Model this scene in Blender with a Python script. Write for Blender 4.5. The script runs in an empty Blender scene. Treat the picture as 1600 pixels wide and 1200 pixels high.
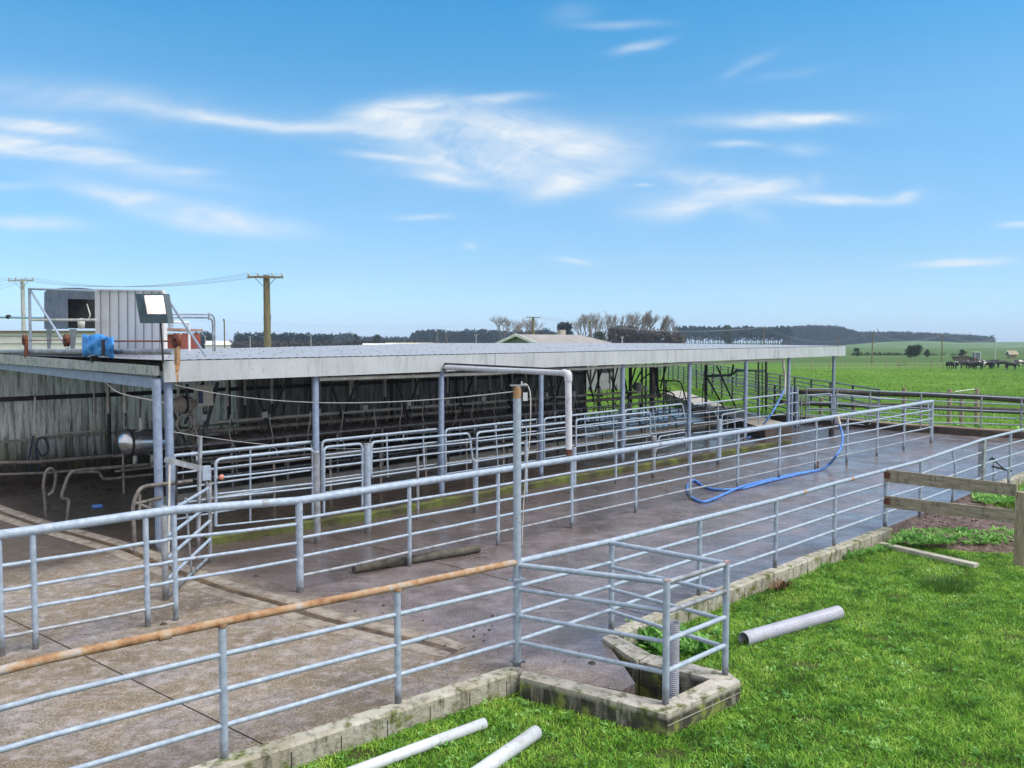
import bpy, bmesh, math, random
import numpy as np
from mathutils import Vector, Matrix
random.seed(7); rng = np.random.default_rng(7)
S = bpy.context.scene
COL = S.collection
R = math.radians

# ------------------------------------------------------------------ camera, world, sun, exposure
F, CX, CY, HC, PITCH = 1300.0, 800.0, 600.0, 3.7, math.atan(65/1300)
cam = bpy.data.cameras.new('camera'); camo = bpy.data.objects.new('camera', cam); COL.objects.link(camo)
cam.sensor_width = 36; cam.lens = F/1600*36; cam.clip_start = .05; cam.clip_end = 12000
camo.location = (0, 0, HC); camo.rotation_euler = (R(90)-PITCH, 0, 0)
S.camera = camo
SUN_EL, SUN_AZ = 56.0, 112.0      # azimuth clockwise from +Y
sun = bpy.data.lights.new('sun', 'SUN'); suno = bpy.data.objects.new('sun', sun); COL.objects.link(suno)
sun.energy = 2.0; sun.angle = R(28); sun.color = (1, .95, .87)
sd = Vector((math.sin(R(SUN_AZ))*math.cos(R(SUN_EL)), math.cos(R(SUN_AZ))*math.cos(R(SUN_EL)), math.sin(R(SUN_EL))))
suno.rotation_euler = sd.to_track_quat('Z', 'Y').to_euler(); suno.location = (0, 0, 40)
S.view_settings.view_transform = 'Standard'; S.view_settings.look = 'None'
S.view_settings.exposure = 1.0; S.view_settings.gamma = 1
S.cycles.max_bounces = 6; S.cycles.use_denoising = True

class NT:
    """small helper to write node trees"""
    def __init__(s, tree): s.t = tree; tree.nodes.clear()
    def n(s, typ, ins=None, **kw):
        nd = s.t.nodes.new(typ)
        for k, v in kw.items(): setattr(nd, k, v)
        if ins:
            for k, v in ins.items():
                if isinstance(v, bpy.types.NodeSocket): s.t.links.new(v, nd.inputs[k])
                elif v is not None: nd.inputs[k].default_value = v
        return nd
    def m(s, op, a, b=None, c=None, clamp=False):
        ins = {0: a}
        if b is not None: ins[1] = b
        if c is not None: ins[2] = c
        nd = s.n('ShaderNodeMath', ins, operation=op); nd.use_clamp = clamp
        return nd.outputs[0]
    def noise(s, vec, scale, detail=4, rough=.55, dist=0):
        return s.n('ShaderNodeTexNoise', {'Vector': vec, 'Scale': scale, 'Detail': detail, 'Roughness': rough, 'Distortion': dist}).outputs['Fac']
    def ramp(s, fac, stops):
        nd = s.n('ShaderNodeValToRGB', {'Fac': fac}); cr = nd.color_ramp
        while len(cr.elements) < len(stops): cr.elements.new(.5)
        for e, (p, c) in zip(cr.elements, stops):
            e.position = p; e.color = (*c, 1) if len(c) == 3 else c
        return nd.outputs['Color']
    def mix(s, f, a, b, mode='MIX'):
        nd = s.n('ShaderNodeMix', data_type='RGBA', blend_type=mode)
        for i, v in ((0, f), (6, a), (7, b)):
            if isinstance(v, bpy.types.NodeSocket): s.t.links.new(v, nd.inputs[i])
            else: nd.inputs[i].default_value = v if i == 0 else (*v, 1)
        return nd.outputs[2]
    def rng(s, v, a, b, c=0., d=1.):
        return s.n('ShaderNodeMapRange', {0: v, 1: a, 2: b, 3: c, 4: d}).outputs[0]

w = bpy.data.worlds.new('World'); S.world = w; w.use_nodes = True
def build_world():
    N = NT(w.node_tree)
    sky = N.n('ShaderNodeTexSky', sky_type='NISHITA'); sky.sun_disc = False
    sky.sun_elevation = R(SUN_EL); sky.sun_rotation = R(SUN_AZ)
    sky.air_density = 1.0; sky.dust_density = .3; sky.ozone_density = 1.5; sky.altitude = 0
    tc = N.n('ShaderNodeTexCoord').outputs['Generated']
    sp = N.n('ShaderNodeSeparateXYZ', {0: tc})
    x, y, z = sp.outputs
    ym = N.m('MAXIMUM', y, .05)
    U = N.m('DIVIDE', x, ym); V = N.m('DIVIDE', z, ym)          # gnomonic sky coordinates around north
    # sky colour corrected by height above the horizon
    el = N.rng(z, 0, .5)
    tint = N.ramp(el, [(0, (0.6976800000000001, 0.98595, 1.8148)), (0.085, (0.73, 1.02, 1.50)), (0.176, (0.74, 1.00, 1.28)), (0.499, (0.74, 1.23, 1.40)), (0.749, (0.36, 1.22, 1.50))])
    base = N.mix(1.0, sky.outputs[0], tint, 'MULTIPLY')
    # cirrus: warped, stretched noise inside soft elliptical patches
    def co(su, sv, rot=0., off=0.):
        ru = N.m('ADD', N.m('MULTIPLY', U, math.cos(rot)), N.m('MULTIPLY', V, math.sin(rot)))
        rv = N.m('SUBTRACT', N.m('MULTIPLY', V, math.cos(rot)), N.m('MULTIPLY', U, math.sin(rot)))
        return N.n('ShaderNodeCombineXYZ', {0: N.m('MULTIPLY', ru, su), 1: N.m('MULTIPLY', rv, sv), 2: off}).outputs[0]
    warp = N.n('ShaderNodeTexNoise', {'Vector': co(2.5, 5), 'Scale': 1.6, 'Detail': 3, 'Roughness': .5})
    wv = N.n('ShaderNodeVectorMath', {0: warp.outputs['Color'], 1: (.5, .5, .5)}, operation='SUBTRACT').outputs[0]
    def wrp(c, k):
        s_ = N.n('ShaderNodeVectorMath', {0: wv, 'Scale': k}, operation='SCALE').outputs[0]
        return N.n('ShaderNodeVectorMath', {0: c, 1: s_}, operation='ADD').outputs[0]
    n1 = N.noise(wrp(co(3.4, 26, -.10), 2.2), 1.0, 12, .62, .6)
    n2 = N.noise(wrp(co(9, 30, .30, 3.), 2.6), 1.0, 12, .66, .8)
    n3 = N.noise(wrp(co(1.2, 3.5, -.1, 7.), .8), 1.2, 4, .5)
    n5 = N.noise(wrp(co(5, 9, .1, 9.), 1.2), 1.0, 9, .6)
    fib = N.m('ADD', N.m('ADD', N.m('MULTIPLY', n1, .45), N.m('MULTIPLY', n2, .25)), N.m('MULTIPLY', n5, .30))
    # patches: u, v in picture pixels of the cloud centre, half sizes, tilt, strength
    P = [(770, 222, 120, 30, -.02, 1.1), (690, 200, 110, 22, .0, 1.0), (620, 180, 70, 16, .12, .95), (440, 196, 170, 10, -.10, .7), (300, 180, 250, 14, -.13, .2), (860, 240, 110, 26, .1, .75), (930, 275, 90, 20, .3, .45), (740, 255, 110, 26, -.1, .7), (700, 283, 70, 10, -.1, .6), (770, 166, 60, 7, .1, .6), (600, 248, 50, 6, -.1, .6), (890, 290, 60, 16, .35, .5),
         (30, 192, 90, 12, -.12, 1.0), (120, 208, 70, 10, -.2, .7), (60, 232, 110, 16, -.12, 1.0), (190, 262, 130, 14, -.22, .95), (290, 272, 60, 8, -.1, .6), (240, 320, 110, 14, -.2, .75), (340, 348, 120, 18, -.15, .9), (50, 355, 90, 10, 0, .75), (60, 150, 420, 30, -.10, .30), (820, 250, 230, 50, .1, .25), (1120, 300, 230, 34, .08, .2), (160, 250, 240, 50, -.2, .18), (20, 300, 60, 7, 0, .4),
         (1110, 290, 80, 14, -.25, .85), (1165, 300, 60, 14, .1, .8), (1075, 315, 50, 22, .5, .7), (1030, 325, 60, 20, .2, .4), (1150, 335, 50, 14, -.4, .4), (1205, 190, 115, 11, .03, .95), (1285, 190, 50, 7, -.1, .6), (1140, 228, 40, 6, 0, .6), (1240, 235, 40, 12, 0, .4), (1300, 316, 110, 9, .04, .9), (1415, 306, 26, 8, .2, 1.0), (1265, 280, 14, 14, .6, .3),
         (1490, 410, 62, 6, .06, 1.3), (995, 77, 36, 7, .28, .7), (970, 45, 60, 6, .05, .3), (1165, 105, 45, 9, .45, .35), (1230, 118, 60, 7, .2, .2),
         (660, 345, 40, 6, 0, .5), (900, 410, 30, 4, -.1, .6), (1585, 355, 30, 5, 0, .6), (730, 387, 14, 4, 0, .4), (890, 32, 40, 14, .1, .14), (1000, 288, 14, 3, 0, .6)]
    tot = None; core = None
    sxw = N.n('ShaderNodeSeparateXYZ', {0: wv}).outputs
    Uw = N.m('ADD', U, N.m('MULTIPLY', sxw[0], .08)); Vw = N.m('ADD', V, N.m('MULTIPLY', sxw[1], .035))
    for (pu, pv, a, b, rot, k) in P:
        u0 = (pu-CX)/F; v0 = (535-pv)/F
        du = N.m('SUBTRACT', Uw, u0); dv = N.m('SUBTRACT', Vw, v0)
        ru = N.m('ADD', N.m('MULTIPLY', du, math.cos(rot)*F/a), N.m('MULTIPLY', dv, math.sin(rot)*F/a))
        rv = N.m('SUBTRACT', N.m('MULTIPLY', dv, math.cos(rot)*F/b), N.m('MULTIPLY', du, math.sin(rot)*F/b))
        d2 = N.m('ADD', N.m('MULTIPLY', ru, ru), N.m('MULTIPLY', rv, rv))
        g = N.m('MULTIPLY', N.m('POWER', 2.718, N.m('MULTIPLY', d2, -1.1)), k)
        tot = g if tot is None else N.m('ADD', tot, g)
    tot = N.m('MINIMUM', tot, 1.05)
    cl = N.m('MULTIPLY', tot, N.m('POWER', N.rng(fib, .39, .63, 0, 1.0), 1.15), clamp=True)
    cl = N.m('ADD', cl, N.m('MULTIPLY', tot, .24))
    veil = N.m('MULTIPLY', N.rng(n3, .45, .8), N.rng(V, .0, .35, .22, .05))
    f = N.m('MINIMUM', N.m('ADD', N.m('MULTIPLY', cl, .95), N.m('MULTIPLY', veil, .5)), .92)
    # away from this part of the sky the same cirrus goes on at low strength
    front = N.rng(y, .15, .35)
    f = N.m('MULTIPLY', f, front)
    # added fill light: unseen bright cloud veil overhead and behind the camera
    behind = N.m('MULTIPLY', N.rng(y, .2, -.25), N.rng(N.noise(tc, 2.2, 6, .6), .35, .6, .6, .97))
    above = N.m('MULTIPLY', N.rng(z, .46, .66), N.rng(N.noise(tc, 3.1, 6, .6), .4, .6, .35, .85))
    fill_veil = N.m('MAXIMUM', behind, above)
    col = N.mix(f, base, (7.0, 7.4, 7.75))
    col = N.mix(fill_veil, col, (9.5, 9.25, 9.75))
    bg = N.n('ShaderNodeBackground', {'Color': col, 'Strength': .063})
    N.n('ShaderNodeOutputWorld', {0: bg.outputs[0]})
build_world()

# ------------------------------------------------------------------ geometry helpers
C0 = Vector((0, 0, HC))
def ray(u, v):
    d = Vector(((u-CX)/F, 1, -(v-CY)/F))
    c, s = math.cos(-PITCH), math.sin(-PITCH)
    return Vector((d.x, d.y*c-d.z*s, d.y*s+d.z*c))
def G(u, v, z=0.):                       # point of a horizontal level
    d = ray(u, v); k = (z-HC)/d.z
    return C0+d*k
def D(u, v, Y):                          # point at a distance
    d = ray(u, v); return C0+d*(Y/d.y)
class Plane:                             # an upright plane through p along direction d
    def __init__(s, p, d):
        s.p = Vector((p[0], p[1], 0)); s.d = Vector((d[0], d[1], 0)).normalized(); s.n = Vector((s.d.y, -s.d.x, 0))
    def at(s, u, v):
        r = ray(u, v); k = (s.p-C0).dot(s.n)/r.dot(s.n); return C0+r*k
    def off(s, t): return Plane(s.p-s.n*t, s.d)    # t metres away from the camera side
    def pt(s, a, z=0): return s.p+s.d*a+Vector((0, 0, z))
def through(p, q): return Plane(p, q-p)

class MB:
    def __init__(s): s.v = []; s.f = []; s.sm = []; s.e = []
    def add(s, vs, fs, smooth=False):
        o = len(s.v); s.v += [Vector(p) for p in vs]; s.f += [tuple(i+o for i in f) for f in fs]; s.sm += [smooth]*len(fs)
        return s
    def box(s, c, size, rz=0., M=None, bev=0.):
        x, y, z = [k/2 for k in size]
        vs = [Vector((a*x, b*y, e*z)) for a in (-1, 1) for b in (-1, 1) for e in (-1, 1)]
        M = M or Matrix.Rotation(rz, 3, 'Z')
        vs = [M@p+Vector(c) for p in vs]
        return s.add(vs, [(0, 1, 3, 2), (4, 6, 7, 5), (0, 4, 5, 1), (2, 3, 7, 6), (0, 2, 6, 4), (1, 5, 7, 3)])
    def bar(s, p, q, wd, ht, up=Vector((0, 0, 1))):       # rectangular bar from p to q
        p, q = Vector(p), Vector(q); d = q-p; L = d.length; d.normalize()
        sd_ = d.cross(up)
        if sd_.length < 1e-4: sd_ = d.cross(Vector((1, 0, 0)))
        sd_.normalize(); u2 = sd_.cross(d).normalized()
        vs = [p+d*(L*a)+sd_*(wd/2*b)+u2*(ht/2*c) for a in (0, 1) for b in (-1, 1) for c in (-1, 1)]
        return s.add(vs, [(0, 1, 3, 2), (4, 6, 7, 5), (0, 4, 5, 1), (2, 3, 7, 6), (0, 2, 6, 4), (1, 5, 7, 3)])
    def tube(s, pts, r, seg=8, caps=True):
        pts = [Vector(p) for p in pts]; n = len(pts)
        rs = r if isinstance(r, (list, tuple)) else [r]*n
        o = len(s.v); prev = None
        for i, p in enumerate(pts):
            t = (pts[min(i+1, n-1)]-pts[max(i-1, 0)]).normalized()
            if prev is None:
                a = t.cross(Vector((0, 0, 1)))
                if a.length < .05: a = t.cross(Vector((1, 0, 0)))
            else: a = prev-t*prev.dot(t)
            a.normalize(); prev = a; b = t.cross(a)
            k = 1.
            if 0 < i < n-1:
                c_ = (pts[i]-pts[i-1]).normalized().dot((pts[i+1]-pts[i]).normalized()); k = 1/max(.75, math.sqrt((1+c_)/2))
            for j in range(seg):
                an = 2*math.pi*j/seg; s.v.append(p+(a*math.cos(an)+b*math.sin(an))*rs[i]*k)
        for i in range(n-1):
            for j in range(seg):
                j2 = (j+1) % seg; s.f.append((o+i*seg+j, o+i*seg+j2, o+(i+1)*seg+j2, o+(i+1)*seg+j)); s.sm.append(True)
        if caps:
            for k0, rev in ((0, True), ((n-1)*seg, False)):
                m0 = len(s.v); s.v += [Vector(s.v[o+k0+j]) for j in range(seg)]
                f_ = tuple(m0+j for j in range(seg)); s.f.append(tuple(reversed(f_)) if rev else f_); s.sm.append(False)
        return s
    def pipe(s, p, q, ro, ri, seg=20):                    # hollow pipe
        p, q = Vector(p), Vector(q); t = (q-p).normalized(); a = t.cross(Vector((0, 0, 1))).normalized(); b = t.cross(a)
        o = len(s.v)
        for (c, r_) in ((p, ro), (q, ro), (q, ri), (p, ri)):
            for j in range(seg):
                an = 2*math.pi*j/seg; s.v.append(c+(a*math.cos(an)+b*math.sin(an))*r_)
        for k in range(4):
            for j in range(seg):
                j2 = (j+1) % seg; k2 = (k+1) % 4
                s.f.append((o+k*seg+j, o+k*seg+j2, o+k2*seg+j2, o+k2*seg+j)); s.sm.append(k in (0, 2))
        return s
    def lathe(s, c, prof, seg=16, M=None):                # profile [(r,z)]
        o = len(s.v); M = M or Matrix.Identity(3)
        for (r_, z) in prof:
            for j in range(seg):
                an = 2*math.pi*j/seg; s.v.append(Vector(c)+M@Vector((r_*math.cos(an), r_*math.sin(an), z)))
        for i in range(len(prof)-1):
            for j in range(seg):
                j2 = (j+1) % seg; s.f.append((o+i*seg+j, o+i*seg+j2, o+(i+1)*seg+j2, o+(i+1)*seg+j)); s.sm.append(True)
        return s
    def prism(s, poly, z0, z1):                           # upright prism over a ground polygon
        n = len(poly); vs = [(p[0], p[1], z0) for p in poly]+[(p[0], p[1], z1) for p in poly]
        A = sum(poly[i][0]*poly[(i+1) % n][1]-poly[(i+1) % n][0]*poly[i][1] for i in range(n))
        fs = [(i, (i+1) % n, (i+1) % n+n, i+n) for i in range(n)]+[tuple(range(n, 2*n)), tuple(reversed(range(n)))]
        if A < 0: fs = [tuple(reversed(f)) for f in fs]
        return s.add(vs, fs)
    def build(s, name, mat, parent=None, origin=None):
        me = bpy.data.meshes.new(name)
        if parent is not None: origin = Vector(parent.get('_o', (0, 0, 0)))
        elif origin is None:
            zs = min(p.z for p in s.v); cxy = sum(s.v, Vector())/len(s.v); origin = Vector((cxy.x, cxy.y, zs))
        me.from_pydata([p-origin for p in s.v], s.e, s.f)
        me.polygons.foreach_set('use_smooth', s.sm[:len(me.polygons)])
        me.materials.append(mat); me.update()
        ob = bpy.data.objects.new(name, me); COL.objects.link(ob)
        if parent is not None: ob.parent = parent; ob['_o'] = tuple(origin)
        else: ob.location = origin; ob['_o'] = tuple(origin)
        return ob
def tag(o, label=None, cat=None, group=None, kind=None):
    if label: o['label'] = label
    if cat: o['category'] = cat
    if group: o['group'] = group
    if kind: o['kind'] = kind
    return o
def thing(name, loc, label, cat, group=None):
    o = bpy.data.objects.new(name, None); COL.objects.link(o); o.location = loc; o['_o'] = tuple(loc); o.empty_display_size = .2
    return tag(o, label, cat, group)
def copy_tree(o, parent=None):
    c = o.copy(); COL.objects.link(c)
    if parent is not None: c.parent = parent
    for ch in list(o.children): copy_tree(ch, c)
    return c
def rounded(pts, rad, n=5):
    """fillet the inner corners of a polyline"""
    pts = [Vector(p) for p in pts]; out = [pts[0]]
    for i in range(1, len(pts)-1):
        a, b, c = pts[i-1], pts[i], pts[i+1]
        r1 = min(rad, (a-b).length*.48, (c-b).length*.48)
        p, q = b+(a-b).normalized()*r1, b+(c-b).normalized()*r1
        for k in range(n+1):
            t = k/n; out.append(p*(1-t)**2+b*2*t*(1-t)+q*t*t)
    out.append(pts[-1]); return out
def smooth_path(pts, n=8):
    pts = [Vector(p) for p in pts]; out = []
    for i in range(len(pts)-1):
        p0, p1, p2, p3 = pts[max(i-1, 0)], pts[i], pts[i+1], pts[min(i+2, len(pts)-1)]
        for k in range(n):
            t = k/n
            out.append(.5*((2*p1)+(p2-p0)*t+(2*p0-5*p1+4*p2-p3)*t*t+(3*p1-p0-3*p2+p3)*t**3))
    out.append(pts[-1]); return out
def sag(p, q, d, n=14):
    p, q = Vector(p), Vector(q)
    return [p.lerp(q, i/n)-Vector((0, 0, d*4*(i/n)*(1-i/n))) for i in range(n+1)]

# ------------------------------------------------------------------ materials
MT = {}
def mat(name, stops, rough=.6, metal=0., scale=3., rr=.12, bump=.15, bscale=40., detail=5, spec=.5, over=None, stretch=(1, 1, 1), bdist=.02, film=None):
    m = bpy.data.materials.new(name); m.use_nodes = True; N = NT(m.node_tree)
    pos = N.n('ShaderNodeNewGeometry').outputs['Position']
    if stretch != (1, 1, 1): vec = N.n('ShaderNodeMapping', {'Vector': pos, 'Scale': stretch}).outputs[0]
    else: vec = pos
    f = N.noise(vec, scale, detail, .6)
    if isinstance(stops[0], (int, float)):
        c = stops; stops = [(.3, tuple(k*.82 for k in c)), (.7, tuple(min(1, k*1.12) for k in c))]
    col = N.ramp(f, stops)
    rg = N.rng(N.noise(vec, scale*2.3, 4), .3, .7, max(0, rough-rr), min(1, rough+rr))
    if over: col, rg = over(N, pos, vec, col, rg)
    b = N.n('ShaderNodeBsdfPrincipled', {'Base Color': col, 'Roughness': rg, 'Metallic': metal, 'Specular IOR Level': spec})
    if film is not None: N.t.links.new(film(N, pos), b.inputs['Coat Weight']); b.inputs['Coat Roughness'].default_value = .28; b.inputs['Coat IOR'].default_value = 1.4
    if bump:
        bn = N.n('ShaderNodeBump', {'Height': N.noise(vec, bscale, 4), 'Strength': bump, 'Distance': bdist}); N.t.links.new(bn.outputs[0], b.inputs['Normal'])
    N.n('ShaderNodeOutputMaterial', {0: b.outputs[0]})
    MT[name] = m; return m
def ov_rust(amt, low=None, rust=(.23, .09, .035)):
    def f(N, pos, vec, col, rg):
        r_ = N.rng(N.noise(vec, 5.5, 6, .7), .72-amt, .80-amt)
        z = N.n('ShaderNodeSeparateXYZ', {0: pos}).outputs[2]
        if low:                                            # splashed dung near the floor
            k = N.m('ADD', z, N.m('MULTIPLY', N.noise(vec, 7, 4), -.35))
            g = N.rng(k, low, low-.16)
            col = N.mix(N.m('MULTIPLY', g, .8), col, (.06, .045, .035))
            rg = N.m('MAXIMUM', rg, N.m('MULTIPLY', g, .75))
        col = N.mix(r_, col, rust)
        return col, N.m('MAXIMUM', rg, N.m('MULTIPLY', r_, .8))
    return f
galv = mat('galvanised_pipe', [(.3, (.24, .30, .38)), (.5, (.32, .39, .475)), (.72, (.41, .475, .56))], .6, .1, 12, bscale=60, bump=.15, over=ov_rust(.07, .05))
galv_old = mat('weathered_galvanised', [(.28, (.15, .15, .15)), (.5, (.27, .29, .32)), (.72, (.40, .43, .46))], .5, .2, 7, bump=.12, over=ov_rust(.10, .04))
galv_post = mat('galvanised_post', [(.3, (.19, .25, .36)), (.6, (.28, .35, .48)), (.8, (.36, .41, .49))], .55, .1, 8, bump=.1, over=ov_rust(.05, -.02))
rail_rust = mat('rusty_top_rail', [(.30, (.17, .08, .04)), (.44, (.32, .175, .085)), (.55, (.38, .26, .16)), (.64, (.36, .33, .30)), (.74, (.36, .38, .40))], .8, .0, 6, bump=.3)
rust_streak_m = mat('rust_streak', [(.35, (.20, .07, .02)), (.55, (.45, .20, .05)), (.7, (.50, .36, .22))], .8, 0, 14)
dark_steel = mat('dark_steel', [(.3, (.018, .017, .018)), (.7, (.055, .05, .05))], .55, .3, 5, over=ov_rust(.0))
dirty_hoop = mat('dirty_hoop_pipe', [(.3, (.07, .06, .055)), (.55, (.17, .155, .14)), (.75, (.30, .28, .26))], .6, .1, 9)
grimy = mat('grimy_pipe', [(.3, (.16, .135, .11)), (.55, (.34, .30, .26)), (.75, (.48, .44, .38))], .6, .1, 8)
pale_pipe = mat('pale_pipe', [(.3, (.44, .42, .36)), (.7, (.68, .66, .60))], .5, 0, 4)
stainless = mat('stainless', (.55, .56, .58), .22, .9, 3, bump=.02)
dark_pipe = mat('dark_pipe', [(.3, (.08, .06, .055)), (.7, (.22, .17, .15))], .35, .3, 4)
def ov_scuff(N, pos, vec, col, rg):
    d_ = N.noise(pos, 5, 8, .75); col = N.mix(N.rng(d_, .52, .68, 0, .55), col, (.20, .18, .12))
    e_ = N.noise(pos, 22, 5, .8); col = N.mix(N.rng(e_, .60, .68, 0, .7), col, (.07, .07, .05))
    return col, N.m('MAXIMUM', rg, N.rng(d_, .5, .7, .3, .8))
pvc = mat('white_pvc', [(.3, (.50, .53, .57)), (.7, (.62, .64, .68))], .4, 0, 2, bump=.05, over=ov_scuff)
corr_pvc = mat('grey_corrugated_plastic', [(.3, (.34, .35, .42)), (.7, (.46, .47, .55))], .5, 0, 2, bump=.05, over=ov_scuff)
hose_m = mat('blue_hose', [(.35, (.05, .15, .42)), (.6, (.09, .24, .62))], .5, 0, 5, bump=.1, over=ov_rust(.04, None, (.10, .09, .08)))
tarp = mat('blue_plastic', [(.3, (.03, .22, .62)), (.7, (.06, .33, .80))], .4, 0, 3, bump=.3, bscale=9)
rust_m = mat('rust', [(.3, (.07, .022, .016)), (.55, (.15, .05, .028)), (.75, (.32, .11, .04))], .85, 0, 12, bump=.4)
rope_m = mat('red_brown_cable', (.22, .07, .05), .8)
wire_m = mat('wire', (.45, .45, .45), .6)
dwire_m = mat('dark_wire', (.26, .28, .31), .7)
rubber = mat('black_rubber', (.02, .02, .022), .5)
black = mat('black_void', (.006, .006, .007), .8)
white_clad = mat('white_cladding', [(.25, (.58, .57, .56)), (.5, (.68, .67, .66)), (.75, (.74, .73, .72))], .5, 0, 1.6, bump=.03)
greyplastic = mat('grey_hood_plastic', [(.3, (.10, .12, .18)), (.7, (.20, .22, .29))], .5, 0, 3, bump=.05)
lampbody = mat('lamp_housing', (.05, .08, .10), .5)
def ov_fascia(N, pos, vec, col, rg):
    st = N.noise(N.n('ShaderNodeMapping', {'Vector': pos, 'Scale': (1.5, 1.5, .35)}).outputs[0], 2.2, 7, .7)
    col = N.mix(N.rng(st, .52, .72, 0, .6), col, (.20, .22, .17))
    st2 = N.noise(N.n('ShaderNodeMapping', {'Vector': pos, 'Scale': (7, 7, .6)}).outputs[0], 1.6, 7, .75)
    col = N.mix(N.rng(st2, .54, .7, 0, .45), col, (.18, .19, .17))
    sp = N.noise(pos, 14, 2)
    col = N.mix(N.rng(sp, .69, .73, 0, .6), col, (.16, .17, .18))
    return col, rg
fascia_m = mat('fascia_paint', [(.3, (.39, .42, .44)), (.7, (.47, .50, .52))], .5, 0, 1.2, bump=.04, over=ov_fascia)
def ov_moss(k, z0=None):
    def f(N, pos, vec, col, rg):
        mm = N.rng(N.noise(pos, 4.5, 6, .65), .62-k, .74-k)
        col = N.mix(mm, col, N.ramp(N.noise(pos, 30, 3), [(.35, (.05, .07, .012)), (.65, (.16, .19, .03))]))
        st = N.rng(N.noise(N.n('ShaderNodeMapping', {'Vector': pos, 'Scale': (1, 1, .4)}).outputs[0], 9, 6, .75), .5, .66, 0, .7)
        col = N.mix(st, col, (.05, .045, .035))
        if z0 is not None:
            z = N.n('ShaderNodeSeparateXYZ', {0: pos}).outputs[2]
            g = N.m('MULTIPLY', N.rng(z, z0, z0-.05), N.rng(N.noise(N.n('ShaderNodeMapping', {'Vector': pos, 'Scale': (1, 1, .15)}).outputs[0], 6, 6, .7), .30, .5, 0, .95))
            col = N.mix(g, col, N.ramp(N.noise(pos, 5, 4), [(.4, (.02, .02, .012)), (.52, (.05, .055, .02)), (.62, (.16, .20, .03))]))
        return col, rg
    return f
eave_m = mat('mossy_eave', [(.3, (.32, .36, .34)), (.7, (.42, .45, .43))], .6, 0, 2, over=ov_moss(.03))
kerb_m = mat('mossy_kerb', [(.3, (.25, .225, .165)), (.5, (.35, .33, .265)), (.7, (.45, .43, .37))], .85, 0, 2.5, bump=.8, bscale=22, over=ov_moss(.10))
sump_m = mat('sump_concrete', [(.3, (.30, .27, .22)), (.55, (.44, .41, .35)), (.75, (.54, .51, .46))], .85, 0, 3, bump=.9, bscale=18, over=ov_moss(.10, .02))
nib_m = mat('moss_covered_nib', [(.30, (.026, .02, .012)), (.44, (.05, .048, .016)), (.56, (.085, .10, .018)), (.70, (.15, .175, .03))], .9, 0, 1.3, bump=.9, bscale=30, over=ov_moss(-.02))
conc_pale = mat('pale_concrete', [(.3, (.26, .235, .20)), (.7, (.42, .39, .34))], .8, 0, 2, bump=.3)
far_nib = mat('shaded_kerb', [(.3, (.03, .024, .02)), (.7, (.08, .06, .045))], .7, 0, 3)  # tone mixes grime with painted shade of kerb, ramp and shaft faces
roof_m = mat('roof_sheet', [(.3, (.30, .31, .34)), (.6, (.38, .39, .42)), (.75, (.42, .43, .46))], .45, .15, 1.1, bump=.04, over=ov_fascia)
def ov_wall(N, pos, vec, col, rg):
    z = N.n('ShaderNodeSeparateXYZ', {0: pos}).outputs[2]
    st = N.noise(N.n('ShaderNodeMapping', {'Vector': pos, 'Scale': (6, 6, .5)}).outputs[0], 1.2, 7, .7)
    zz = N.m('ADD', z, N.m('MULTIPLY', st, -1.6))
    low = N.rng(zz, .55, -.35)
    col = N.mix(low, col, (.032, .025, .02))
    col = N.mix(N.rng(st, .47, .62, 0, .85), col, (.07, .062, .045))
    gr = N.noise(N.n('ShaderNodeMapping', {'Vector': pos, 'Scale': (14, 14, 1.2)}).outputs[0], 1.5, 6, .75)
    col = N.mix(N.rng(gr, .5, .7, 0, .8), col, (.04, .035, .025))
    mo = N.rng(N.noise(pos, 1.3, 5), .56, .68, 0, .4)
    mo = N.m('MULTIPLY', mo, N.rng(z, 1.9, .9))
    col = N.mix(mo, col, (.14, .14, .04))
    return col, rg
wall_m = mat('corrugated_wall', [(.3, (.50, .475, .46)), (.6, (.66, .63, .61)), (.8, (.76, .73, .71))], .65, 0, 1.5, bump=.05, over=ov_wall)
def add_translucency(m, k):
    t = m.node_tree; p = next(n for n in t.nodes if n.type == 'BSDF_PRINCIPLED'); o = next(n for n in t.nodes if n.type == 'OUTPUT_MATERIAL')
    tr = t.nodes.new('ShaderNodeBsdfTranslucent'); mx = t.nodes.new('ShaderNodeMixShader'); mx.inputs[0].default_value = k
    src = p.inputs['Base Color'].links[0].from_socket; t.links.new(src, tr.inputs['Color'])
    t.links.new(p.outputs[0], mx.inputs[1]); t.links.new(tr.outputs[0], mx.inputs[2]); t.links.new(mx.outputs[0], o.inputs[0])
add_translucency(wall_m, .3)
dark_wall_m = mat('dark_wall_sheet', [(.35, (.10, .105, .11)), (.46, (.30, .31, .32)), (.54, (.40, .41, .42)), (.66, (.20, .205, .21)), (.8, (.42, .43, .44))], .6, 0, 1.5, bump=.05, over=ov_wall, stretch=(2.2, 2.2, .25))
wood_m = mat('weathered_board', [(.25, (.16, .13, .09)), (.5, (.29, .25, .18)), (.75, (.42, .38, .30))], .85, 0, 3, stretch=(1, 1, 9), bump=.5, bscale=12, over=ov_moss(.0))
post_wood = mat('weathered_post', [(.25, (.16, .12, .08)), (.5, (.30, .25, .17)), (.75, (.42, .37, .28))], .85, 0, 3, stretch=(8, 8, 1), bump=.5, bscale=10)
pale_wood = mat('bleached_board', [(.25, (.24, .21, .15)), (.5, (.38, .36, .29)), (.75, (.50, .48, .42))], .85, 0, 4, bump=.4, bscale=14)
pole_wood = mat('power_pole_wood', [(.3, (.10, .085, .05)), (.7, (.24, .20, .12))], .85, 0, 2, stretch=(6, 6, 1))
pole_conc = mat('power_pole_concrete', (.42, .43, .43), .8)
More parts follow.
